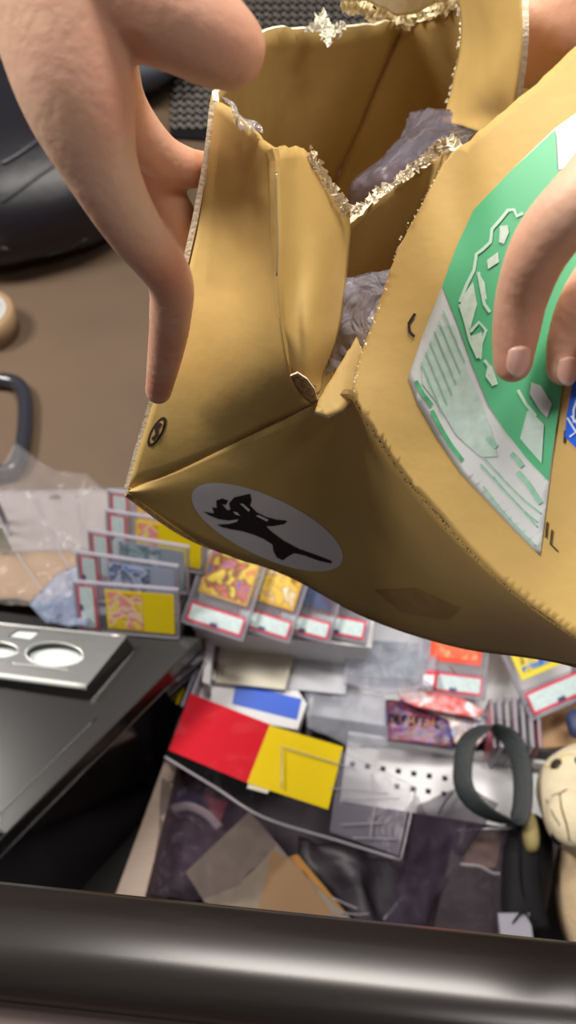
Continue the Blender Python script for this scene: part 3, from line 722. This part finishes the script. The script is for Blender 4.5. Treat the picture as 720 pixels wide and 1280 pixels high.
# yellow edged folder standing at the cabinet corner
yf = root('yellow_folder', P(235,850,-.06), 'yellow-edged sleeve standing between black cabinet and white divider', 'folder')
a = P(230,872,-.05); b = P(253,814,-.02)
dd = (b-a).normalized(); nn = dd.cross(Z).normalized(); upf = nn.cross(dd)
for k_, (mt, o_) in enumerate(((YEL, 0), (mat('lilac_page', (186, 182, 206), .5), .008), (mat('pale_page', (206, 206, 214), .5), .015))):
    boxm(['yellow_cover', 'page', 'page'][k_], (a+b)/2+nn*o_+Z*(-.02), dd, nn, upf, ((b-a).length, .0035, .085), mt, yf, bev=.0008)
tag(bpy.data.objects['yellow_cover'], 'yellow cover')
# sleeved cards: red, yellow
zr = -.022
rc = root('red_yellow_wallet', P(330,935,zr), 'clear plastic wallet holding a red and a yellow card', 'wallet')
def wpl(x, y, dz=0): return P(x, y, zr)+Z*dz
def wcard(nm, poly, m, dz, t=.0012): return prism(nm, [wpl(x, y, dz) for x, y in poly], t, m, rc)
wcard('red_card', [(238,867),(338,906),(309,979),(211,938)], RED, 0); tag(bpy.data.objects['red_card'], 'red card')
wcard('yellow_card', [(337,907),(429,934),(410,1012),(309,979)], YEL, 0); tag(bpy.data.objects['yellow_card'], 'yellow card')
wcard('backing', [(310,980),(337,988),(334,992),(309,985)], CREAM, -.001)
outl = [(236,863),(337,902),(432,930),(520,985),(501,1076),(330,1023),(206,945)]
slv = sheet('clear_sleeve', outl, None, film('wallet_film', (225, 225, 235), haze=.012, gloss=.04, rough=.06, bump=.3, bscale=14), rc, cell=9, t=0, world=lambda x, y: P(x, y, zr)+Z*(.004+.0035*noise.noise(Vector((x*.03, y*.03, 0)))))
wcard('ruled_insert', [(425,938),(516,982),(498,1070),(412,1040)], film('pale_insert', (190, 184, 204), haze=.2, gloss=.15, rough=.2, bump=.3), .001)
SEAM_GLINT = film('plastic_seam_glint', (226, 222, 232), haze=.6, gloss=.4, rough=.1, bump=0)
def seam_or_glint(pts, z, par, r=.0011, m=None, nm='seam_or_glint'): return tube(nm, [P(x, y, z) for x, y in pts], r, m or SEAM_GLINT, par)
seam_or_glint([(206,946),(270,985),(330,1022),(420,1050),(501,1075)], zr+.006, rc, .0018)
seam_or_glint([(520,985),(511,1030),(501,1075)], zr+.006, rc, .0012)
for pts in ([(350,933),(400,948),(445,962)], [(352,937),(352,985)], [(412,985),(450,988),(485,992)], [(430,1000),(500,998)], [(425,1031),(480,1028)], [(440,1047),(500,1049)], [(465,966),(468,1000),(462,1050)]):
    seam_or_glint(pts, zr+.008, rc, .0008)  # glints on the wallet film, modelled as thin pale tubes
# clear sleeves lying behind
def clear_bag(name, poly, z, label, m=FILM, amp=.006, cat='plastic bag', t=.0006, cell=9, f=.03, dz=0):
    seed = random.random()*50
    o = sheet(name, poly, None, m, None, cell=cell, t=t, world=lambda x, y: P(x, y, z)+Z*(amp+amp*noise.noise(Vector((x*f, y*f, seed)))+amp*.5*noise.noise(Vector((x*f*2.7, y*f*2.7, seed)))))
    recentre(o); return tag(o, label, cat)
slp = clear_bag('plastic_sleeve', [(380,862),(430,868),(480,872),(486,935),(440,938),(425,930),(384,912)], -.055, 'cloudy clear sleeve between blue-panelled carton and purple pack', FILMH, .006, 'plastic sleeve')
clear_bag('plastic_sleeve', [(432,775),(500,790),(548,800),(540,868),(484,872),(430,858)], -.03, 'crumpled clear sleeve under the dark lower edge of the box', FILMH, .012, 'plastic sleeve')
st2 = root('sleeved_card', P(460,835,-.06), 'teal-grey card in a sleeve behind the purple pack', 'card')
prism('card', [P(x, y, -.055) for x, y in [(440,800),(525,806),(520,850),(436,845)]], .004, arts['t'][0], st2)
# booster style packs
def pack(poly, z, m, label, strip=None, bulge=.006):
    cx = sum(p[0] for p in poly)/len(poly); cy = sum(p[1] for p in poly)/len(poly); R0 = max(math.hypot(p[0]-cx, p[1]-cy) for p in poly)
    o = sheet('foil_pack', poly, None, m, None, cell=6, t=.003, world=lambda x, y: P(x, y, z)+Z*(bulge*max(0, 1-(math.hypot(x-cx, y-cy)/R0)**2)+.0015*noise.noise(Vector((x*.12, y*.12, z*9)))))
    recentre(o); return tag(o, label, 'pack')
PURP = art('pack_purple', [(50,44,120),(86,60,140),(130,60,80),(90,40,50),(70,80,160)], 60, 1)
pk = pack([(482,874),(530,880),(572,894),(566,934),(482,926)], -.055, PURP, 'purple foil pack with orange lettering behind the white shelf', bulge=.004)
ORG = mat('orange_print', (226, 140, 50), .4)
letters = ['W','A','R','D','E','N']
# orange block lettering: short strokes, as blurred in the photograph
import itertools
for i in range(8):
    x0 = 487+i*8.2; y0 = 893+i*.9
    bm = bmesh.new()
    for (ax0, ay0, ax1, ay1) in [(0,0,0,9),(0,0,5,0),(0,9,5,9)][: 2+(i % 2)] + ([(5,0,5,9)] if i % 3 == 0 else [(0,4.5,4,4.5)]):
        dx, dy = ax1-ax0, ay1-ay0; L_ = math.hypot(dx, dy); ox, oy = -dy/L_*.9, dx/L_*.9
        pts = [P(x0+ax0+ox, y0+ay0+oy, -.0485), P(x0+ax1+ox, y0+ay1+oy, -.0485), P(x0+ax1-ox, y0+ay1-oy, -.0485), P(x0+ax0-ox, y0+ay0-oy, -.0485)]
        bm.faces.new([bm.verts.new(p) for p in pts])
    bmesh.ops.solidify(bm, geom=bm.faces[:], thickness=.0004)
    lo = finish('printed_letter', bm, ORG); lo.parent = pk; lo.matrix_parent_inverse = Matrix.Translation(-pk.location)
pack([(496,862),(530,864),(575,872),(606,888),(598,898),(560,892),(520,884),(500,874)], -.035, art('red_foil_art', [(200,34,46),(196,40,50),(214,120,120),(224,222,228)], 38, .8), 'long red foil packet lying over the purple pack', bulge=.002)
pack([(520,884),(565,890),(600,902),(620,884),(614,912),(596,934),(568,930),(560,900)], -.052, art('foil_grey_art', [(180,184,204),(210,212,222),(120,124,150),(200,170,150),(226,226,236)], 45), 'silvery grey foil pack right of the purple pack', bulge=.003)
pack([(534,835),(548,837),(545,862),(530,860)], -.028, mat('pink_white_label', (226, 60, 84), .4), 'small red-rimmed label tag above the red packet')
flat('white_tag', [(530,843),(543,844),(541,858),(528,857)], -.0215, WHITEP, .001, 'small square white sticker on the red-rimmed tag', 'sticker')
flat('white_tag', [(562,845),(577,846),(575,856),(561,855)], -.0375, WHITEP, .001, 'small white sticker right of the red-rimmed tag', 'sticker')
# stack of slabs seen edge on (right)
for i in range(7):
    x0 = 612+i*9.5
    z_ = -.03
    a = P(x0, 878-i*1.0, z_); b = P(x0+4, 938, z_)
    d_ = (b-a).normalized(); w_ = Vector((-d_.y, d_.x, 0)).normalized()
    r = root('edge_on_slab', (a+b)/2, 'clear card slab standing edge-on in the short row right of the black loop', 'card slab', 'edge-on slabs by the plush')
    boxm('case', (a+b)/2-Z*.03, d_, w_, Z, ((b-a).length, .0062, .085), RIMC if i % 2 else CLEAR, r, bev=.001)
    boxm('case_rim', (a+b)/2+Z*.0125, d_, w_, Z, ((b-a).length+.001, .0024, .002), SEAM_GLINT, r, bev=.0004)
    boxm('card', (a+b)/2-Z*.03, d_, w_, Z, ((b-a).length-.014, .0012, .07), [PINK, GREYP, CREAM][i % 3], r)
clear_bag('plastic_bag', [(560,835),(625,815),(662,880),(640,905),(600,900),(585,865)], -.01, 'clear bag corner over the slabs left of the yellow-bordered card', FILMH if False else FILM, .008)
flat('tan_card', [(668,900),(712,880),(760,880),(760,930),(676,935)], -.065, mat('tan_board', (190, 152, 112), .7), .004, 'tan card under the yellow-bordered slab beside the plush', 'card')
bo = blob('blue_pouch', P(722,905,-.02), X, Y, Z, (.014, .02, .012), mat('navy_cloth', (44, 58, 96), .5), None, .8); recentre(bo); tag(bo, 'small navy pouch peeking in above the plush head at right', 'pouch')

# black loop strap
pl = -.02
lp = [(604,916),(583,930),(577,955),(578,985),(594,1008),(622,1024),(646,1026),(652,995),(648,955),(636,930),(620,919)]
def L3(x, y): return P(x, y, pl)+Z*(.018-(y-915)*.00012)
loop = tube('black_strap_loop', [L3(x, y) for x, y in lp], 1, mat('black_webbing', (38, 44, 46), .6, var=.2, bump=.4, bscale=300), None, n=5, closed=True, seg=12, flat=(.0135, .0025, (Vector((.75, -.2, .55))).normalized()))
recentre(loop); tag(loop, 'thick black strap loop standing over the white perforated shelf', 'strap')
lc = root('black_pouch', P(655,1095,-.10), 'black fabric pouch running down beneath the black loop', 'pouch')
blob('pouch_body', P(652,1100,-.10), Vector((.96,-.25,0)), Vector((.25,.96,0)), Z, (.034, .085, .05), BLACKM, lc, .7, .004)
tube('strap', [P(655,1020,-.03), P(662,1060,-.04), P(664,1110,-.05), P(676,1165,-.06)], 1, BLACKM, lc, flat=(.012, .003, X))
tube('zip_cord', [P(640,1155,-.04), P(655,1140,-.035), P(668,1160,-.04)], .0015, BLACKM, lc)
kn = blob('olive_pouch', P(662,1040,-.035), X, Y, Z, (.010, .026, .015), mat('olive_cloth', (146, 132, 86), .7), None, .8, .002); recentre(kn)
tag(kn, 'small olive-yellow cloth scrap between the black loop and the plush', 'cloth')

# cream plush animal head at right
pm = mat('cream_plush', (226, 212, 180), .9, var=.08, vscale=40, bump=.5, bscale=250)
pz = P(738,1000,-.03)
plu = root('plush_toy', pz, 'cream plush animal head with dark round eyes at the right edge', 'plush toy')
hd = blob('head', pz, X, Y, Z, (.066, .072, .05), pm, plu, .95, .003, 30)
bl = blob('body', P(760,1120,-.10), X, Vector((0,.95,.3)).normalized(), Vector((0,-.3,.95)).normalized(), (.066, .10, .05), mat('tan_plush', (196, 172, 138), .9, var=.08, vscale=30, bump=.5, bscale=250), plu, .95, .003, 30)
sn = blob('muzzle', P(718,1022,-.0), X, Y, Z, (.034, .036, .026), pm, plu, 1, .001)
EYE = mat('dark_brown_eye', (52, 42, 28), .35, coat=.4)
dg = bpy.context.evaluated_depsgraph_get()
bvs = [BVHTree.FromObject(hd, dg), BVHTree.FromObject(sn, dg)]
def hit(px, py, off=0):
    d = (V(px, py, 1)-CAM).normalized(); best = None
    for b in bvs:
        h = b.ray_cast(CAM, d)
        if h[0] and (best is None or (h[0]-CAM).length < (best[0]-CAM).length): best = h
    if best is None: return P(px, py, 0), Z
    return best[0]-d*off, best[1]
for x, y in ((695,955),(727,951)):
    p, n_ = hit(x, y); u = n_.orthogonal().normalized(); blob('eye', p, u, n_.cross(u), n_, (.0082, .0088, .003), EYE, plu, 1, sub=3)
STI = mat('brown_thread', (120, 96, 62), .8); YTH = mat('yellow_thread', (206, 178, 80), .7)
def stitch(pts, m, r=.0011): tube('stitching', [hit(x, y, .0006)[0] for x, y in pts], r, m, plu)
stitch([(690,995),(700,992),(708,987)], STI); stitch([(700,992),(702,1010),(708,1030),(712,1050)], STI)
stitch([(688,962),(700,952),(703,945),(718,943)], YTH, .0009); stitch([(681,958),(690,960)], YTH, .0009)
stitch([(683,1000),(690,1015),(700,1032)], STI, .0008)
p = P(699,1046,-.01); blob('nose', p, X, Y, Z, (.010, .010, .008), BLACKM, plu, 1, sub=3)

# ================================================================== LOWER, DIM PART OF THE TRAY
tw = root('tray', P(182,1035,-.14), 'open tray with pale wooden side wall beside the black cabinet', 'tray')
wz = -.09
prism('side_wall', [P(x, y, wz)-Z*.17 for x, y in [(206,950),(222,957),(178,1135),(140,1130)]], .17, mat('pale_wood', (160, 140, 126), .6, var=.06, stretch=(1, 8, 1)), tw, bev=.001)
wl = [P(224,945,wz), P(180,1135,wz)]
prism('tray_floor', [Vector((p.x, p.y, -.268)) for p in (wl[0], wl[0]+X*.46, wl[1]+X*.46-Y*.12, wl[1]-Y*.12)], .006, mat('tray_floor', (74, 62, 74), .6, var=.35, vscale=14), tw)
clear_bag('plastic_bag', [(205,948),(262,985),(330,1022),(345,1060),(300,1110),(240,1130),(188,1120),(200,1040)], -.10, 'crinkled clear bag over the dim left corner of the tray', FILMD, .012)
pc = mat('purple_cloth', (66, 44, 64), .6, var=.25, vscale=14)
o = patch('purple_pouch', [[P(200,985,-.15), P(250,975,-.14), P(290,985,-.14)], [P(190,1040,-.15), P(240,1040,-.13), P(290,1040,-.14)], [P(178,1110,-.16), P(230,1110,-.14), P(285,1100,-.15)]], pc, None, n=8, wob=.012, wsc=10, t=.01, world=True)
recentre(o); tag(o, 'dim purple cloth pouch in the left corner of the tray', 'pouch')
o = tube('white_tag_loop', [P(214,1012,-.11), P(235,1008,-.10), P(258,1018,-.10), P(275,1035,-.11)], 1, mat('pale_ribbon', (196, 178, 190), .5), None, flat=(.006, .001, Vector((0, .8, .6)))); recentre(o)
tag(o, 'pale curved ribbon over the purple pouch in the tray', 'ribbon')
o = flat('blue_folder', [(212,986),(252,990),(246,1004),(210,1000)], -.125, mat('deep_blue', (30, 46, 140), .5), .004, 'small deep blue card at the top of the tray corner', 'card')
o = flat('red_card', [(254,990),(284,1004),(270,1040),(262,1010)], -.120, mat('wine_red', (150, 40, 60), .5), .004, 'small wine-red card beside the deep blue one', 'card')
pap = mat('kraft_beige', (140, 126, 112), .7, var=.08, vscale=60, bump=.2)
ev = flat('beige_envelope', [(312,1014),(372,1085),(440,1150),(300,1150),(256,1128),(232,1090)], -.115, pap, .004, 'greyish beige textured envelope with a pointed corner in the tray', 'envelope')
flat('orange_envelope', [(356,1072),(372,1068),(440,1150),(310,1150)], -.122, mat('orange_kraft', (176, 122, 50), .6), .004, 'orange-tan envelope sticking out right of the beige one', 'envelope')
flat('tan_envelope', [(340,1062),(375,1085),(420,1150),(320,1150)], -.1135, mat('tan_kraft', (150, 116, 80), .65), .0015, 'tan paper edge lying across the beige envelope', 'envelope')
dk = mat('dark_plum_bag', (42, 35, 44), .5, var=.3, vscale=12)
o = patch('dark_bag', [[P(365,1045,-.17), P(430,1055,-.15), P(520,1070,-.15)], [P(380,1100,-.17), P(450,1100,-.14), P(520,1110,-.15)], [P(400,1190,-.18), P(460,1190,-.15), P(540,1190,-.16)]], dk, None, n=8, wob=.015, wsc=8, t=.004, world=True)
recentre(o); tag(o, 'crumpled dark plum bag under the clear wallet in the tray', 'bag')
g1 = root('clear_rod_clip', P(440,1135,-.12), 'pair of thin clear plastic rods right of the orange envelope', 'clip')
seam_or_glint([(415,1122),(435,1131),(447,1136)], -.11, g1, .0012, nm='rod'); seam_or_glint([(425,1140),(445,1143),(462,1142)], -.11, g1, .0010, nm='rod')
seam_or_glint([(505,1120),(480,1150)], -.115, g1, .0025, RIMC, 'rod')
clear_bag('plastic_bag', [(520,1010),(580,985),(620,1010),(560,1100),(520,1180),(470,1180),(505,1085)], -.085, 'hazy purple-grey plastic bag between clear wallet and clear tray box', film('hazy_mauve_film', (84, 74, 90), haze=.45, gloss=.06, rough=.2, bump=.6, bscale=10), .018, f=.022)
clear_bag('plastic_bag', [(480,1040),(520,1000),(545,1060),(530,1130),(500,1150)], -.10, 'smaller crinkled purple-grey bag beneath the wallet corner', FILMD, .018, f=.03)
# clear box with lid edge
cz = -.07
cx = root('clear_box', P(600,1110,-.2), 'smoky clear plastic box at bottom right of the tray', 'box')
ob = [(568,1038),(656,1036),(660,1168),(540,1172)]
tp = [P(x, y, cz) for x, y in ob]
prism('box_shell', [p-Z*.09 for p in tp], .09, film('smoky_box', (120, 106, 116), haze=.25, gloss=.05, rough=.15, bump=.1), cx, bev=.002)
seam_or_glint([(568,1038),(612,1036),(656,1036)], cz+.002, cx, .0013); seam_or_glint([(656,1036),(660,1100),(660,1168)], cz+.002, cx, .001, RIMC); 
prism('brown_insert', [P(x, y, cz-.03) for x, y in [(576,1045),(652,1042),(652,1085),(580,1085)]], .002, mat('brown_insert', (110, 82, 70), .7), cx)
seam_or_glint([(575,1080),(600,1083),(620,1092),(650,1088)], cz-.004, cx, .002)  # highlight on wrinkled plastic, built as a pale tube
bb = root('clear_cube', P(643,1160,-.1), 'tiny clear plastic cube at the rim in front of the black pouch', 'cube')
boxm('cube_body', P(644,1166,-.055), X, Y, Z, (.036, .034, .026), CLEAR, bb, bev=.002)
boxm('cube_lid', P(644,1157,-.04), X, Y, Z, (.038, .028, .003), RIMC, bb, bev=.001)
thin = root('thin_cord', P(555,1000,-.08), 'short thin dark cord tip pointing onto the white shelf', 'cord'); tube('cord', [P(566,990,-.088), P(556,1003,-.086), P(548,1018,-.088)], .0012, BLACKM, thin)

# ================================================================== UPPER LEFT: black bag, mesh chair
bgp = P(34,252,0)
bag = root('black_bag', bgp, 'large black padded bag behind the left hand on brown board', 'bag')
bk = blob('bag_body', bgp+Z*.10, Vector((.93,.36,0)), Vector((-.36,.93,0)), Z, (.24, .25, .115), BLACKL, bag, .75, .008, 8)
bvk = BVHTree.FromObject(bk, bpy.context.evaluated_depsgraph_get())
def bseam(pts, r=.005):
    C_ = []
    for x, y in pts:
        d = (V(x, y, 1)-CAM).normalized(); h = bvk.ray_cast(CAM, d)
        if h[0]: C_.append(h[0]-d*.001)
    if len(C_) > 1: tube('seam_ridge', C_, r, mat('black_piping', (50, 50, 56), .3), bag)
bseam([(2,205),(20,195),(45,178),(65,165)]); bseam([(2,252),(20,240),(48,220),(70,205)], .003); bseam([(2,310),(60,318),(110,298)], .003)
fb = blob('folded_jacket', P(180,112,0)+Z*.075, Vector((.9,-.4,0)), Vector((.4,.9,0)), Z, (.10, .12, .05), mat('slate_cloth', (58, 62, 72), .6, var=.25, vscale=8, bump=.4, bscale=12), None, .8, .02, 9); recentre(fb)
tag(fb, 'dark slate folded cloth seen between thumb and middle finger', 'cloth')
mc = root('mesh_chair', P(340,60,0), 'black chair back with pale zigzag mesh behind the box', 'chair')
def MP(x, y, dz=0): return P(x, y, .012)+Z*dz
prism('mesh_backing', [MP(x, y, -.010) for x, y in [(215,-40),(500,-40),(500,60),(380,110),(262,172),(212,168)]], .006, BLACKM, mc, bev=.001)
bm = bmesh.new()
for r_ in range(28):
    y0 = -36+r_*9.2
    for c_ in range(46):
        x0 = 214+c_*5.4
        if y0 > 165-(x0-262)*.42 or y0 > 162: continue
        s = 1 if c_ % 2 else -1
        p0 = MP(x0, y0+3.0*s, 0); p1 = MP(x0+5.4, y0-3.0*s, 0); d = (p1-p0); nrm = d.cross(Z).normalized()*.0013
        v = [bm.verts.new(q) for q in (p0-nrm, p1-nrm, p1+nrm, p0+nrm, p0+Z*.003, p1+Z*.003)]
        bm.faces.new((v[0], v[1], v[5], v[4])); bm.faces.new((v[4], v[5], v[2], v[3])); bm.faces.new((v[3], v[2], v[1], v[0]))
mm = finish('mesh_weave', bm, mat('pale_mesh_thread', (176, 170, 160), .7), mc); tag(mm, kind='stuff')

# tape roll, black handle
tr = P(-14,415,0); trr = root('tape_roll', tr, 'roll of brown packing tape cut by the left edge', 'tape')
def lathe(name, prof, c, m, par, seg=40):
    bm = bmesh.new(); R_ = []
    for i in range(seg):
        a = 2*math.pi*i/seg; R_.append([bm.verts.new(c+Vector((r*math.cos(a), r*math.sin(a), z))) for r, z in prof])
    for i in range(seg):
        A_, B_ = R_[i], R_[(i+1) % seg]
        for j in range(len(prof)): bm.faces.new((A_[j], B_[j], B_[(j+1) % len(prof)], A_[(j+1) % len(prof)])).smooth = True
    bmesh.ops.recalc_face_normals(bm, faces=bm.faces[:]); return finish(name, bm, m, par)
lathe('tape', [(.044,0),(.055,0),(.055,.05),(.044,.05)], tr+Z*.0005, mat('brown_tape', (158, 130, 98), .35), trr)
lathe('core', [(.038,0),(.0438,0),(.0438,.0502),(.038,.0502)], tr+Z*.0005, mat('grey_core', (186, 184, 180), .7), trr)
lathe('core_disc', [(.001,0),(.0378,0),(.0378,.045),(.001,.045)], tr+Z*.0005, mat('pale_core_face', (186, 184, 180), .7), trr)
hzz = .015
hdl = [(-60,474),(-10,474),(18,478),(30,492),(32,520),(28,560),(18,583),(0,590),(-60,588)]
o = tube('plastic_buckle', [P(x, y, hzz) for x, y in hdl], .0125, mat('black_plastic_glossy', (46, 48, 56), .22, coat=.4), None, n=6, closed=True, seg=10)
recentre(o); tag(o, 'glossy black rounded buckle ring at the left edge below the tape roll', 'buckle')

# white strip, kraft, clear bags behind the cabinet
WS = film('white_strip_film', (206, 196, 196), haze=.62, gloss=.2, rough=.3, bump=.3)
o = sheet('foam_strip', [(-60,612),(60,611),(150,610),(240,613),(240,700),(120,690),(0,692),(-60,690)], None, WS, None, cell=20, t=.003, world=lambda x, y: P(x, y, .008)); recentre(o)
tag(o, 'translucent white foam strip across the brown board', 'foam sheet')
o = sheet('kraft_sheet', [(-60,688),(0,690),(118,690),(130,705),(100,740),(60,758),(20,748),(-60,752)], None, mat('kraft_sheet', (150, 122, 90), .7, var=.08), None, cell=16, t=.002, world=lambda x, y: P(x, y, .02)); recentre(o)
tag(o, 'crumpled kraft paper piece below the white foam strip', 'paper')
clear_bag('plastic_bag', [(22,560),(60,585),(110,600),(160,640),(150,700),(118,742),(60,765),(-30,755),(-30,640)], .03, 'large crinkled clear bag over the foam strip at left', film('crinkled_bag_film', (225, 222, 226), haze=.09, gloss=.10, rough=.1, bump=.9, bscale=14), .012, f=.02)
BLF = film('bluish_film', (176, 190, 222), haze=.42, gloss=.2, rough=.15, bump=1, bscale=35)
clear_bag('plastic_bag', [(120,695),(105,740),(115,790),(60,785),(38,760),(70,725)], .07, 'bluish clear bag corner beside the frontmost yellow card slab', BLF, .010)
ah = root('acrylic_holder', P(8,640,.02), 'upright clear acrylic rods with a white slip at the left edge', 'holder')
for x0, y0, y1 in ((5,560,640),(13,610,655)):
    a = P(x0, y1+10, .012); boxm('rod', a+Z*.04, X, Y, Z, (.006, .006, .09), RIMC, ah, bev=.001)
boxm('white_slip', P(8,690,.02)+Z*.03, Vector((.9,.4,0)).normalized(), Vector((-.4,.9,0)).normalized(), Z, (.018, .001, .06), mat('pale_mint_slip', (206, 220, 214), .5), ah)
for i, pts in enumerate(([(40,615),(58,655),(75,690),(100,735)], [(96,620),(102,660),(108,690)], [(20,690),(40,720),(55,745)])):
    s_ = root('fold_glint', P(*pts[1], .05), ['long pale glint on a film fold crossing the foam strip', 'short bright glint on a film fold at the middle of the foam strip', 'short glint on a film fold over the kraft paper'][i], 'fold glint')
    seam_or_glint(pts, .055, s_, .0012, nm='fold')  # streaks of shine on the folded film, laid in as pale tubes

# ================================================================== NEAR RIM
yb = .125
rimM = mat('black_lacquer_rim', (30, 26, 25), .24, spec=.42, coat=0, var=.15, vscale=5, stretch=(1, 20, 20))
desk = root('desk_edge', P(360,1240,.62), 'rounded black desk edge across the bottom of the frame', 'desk')
za = .62
p0, p1 = P(0,1097,za), P(720,1172,za); dr = (p1-p0).normalized(); ext = .5
q0_, q1_ = p0-dr*ext, p1+dr*ext; bkd = Vector((dr.y, -dr.x, 0)); bkd = bkd if bkd.y < 0 else -bkd
prof = [(0,0),(.003,.005),(.012,.009),(.026,.0135),(.038,.0145),(.045,.010),(.0475,0),(.0475,-.010),(.044,-.020),(.030,-.026),(.012,-.024),(.003,-.014)]
bm = bmesh.new(); NN = 24; rings = []
for i in range(NN+1):
    c = q0_.lerp(q1_, i/NN); rings.append([bm.verts.new(c+bkd*a_*1.12+Z*(b_-.01)) for a_, b_ in prof])
for i in range(NN):
    for j in range(len(prof)): bm.faces.new((rings[i][j], rings[i][(j+1) % 12], rings[i+1][(j+1) % 12], rings[i+1][j])).smooth = True
bm.faces.new(rings[0]); bm.faces.new(rings[-1][::-1]); bmesh.ops.recalc_face_normals(bm, faces=bm.faces[:])
finish('rounded_rim', bm, rimM, desk)
# desk top behind the rim, just peeking in at the bottom left
e0, e1 = q0_+bkd*.052-Z*.02, q1_+bkd*.052-Z*.02
prism('desk_top', [e0-Z*.02, e1-Z*.02, e1+bkd*.6-Z*.02, e0+bkd*.6-Z*.02], .02, mat('dull_rose_top', (84, 68, 66), .7), desk)
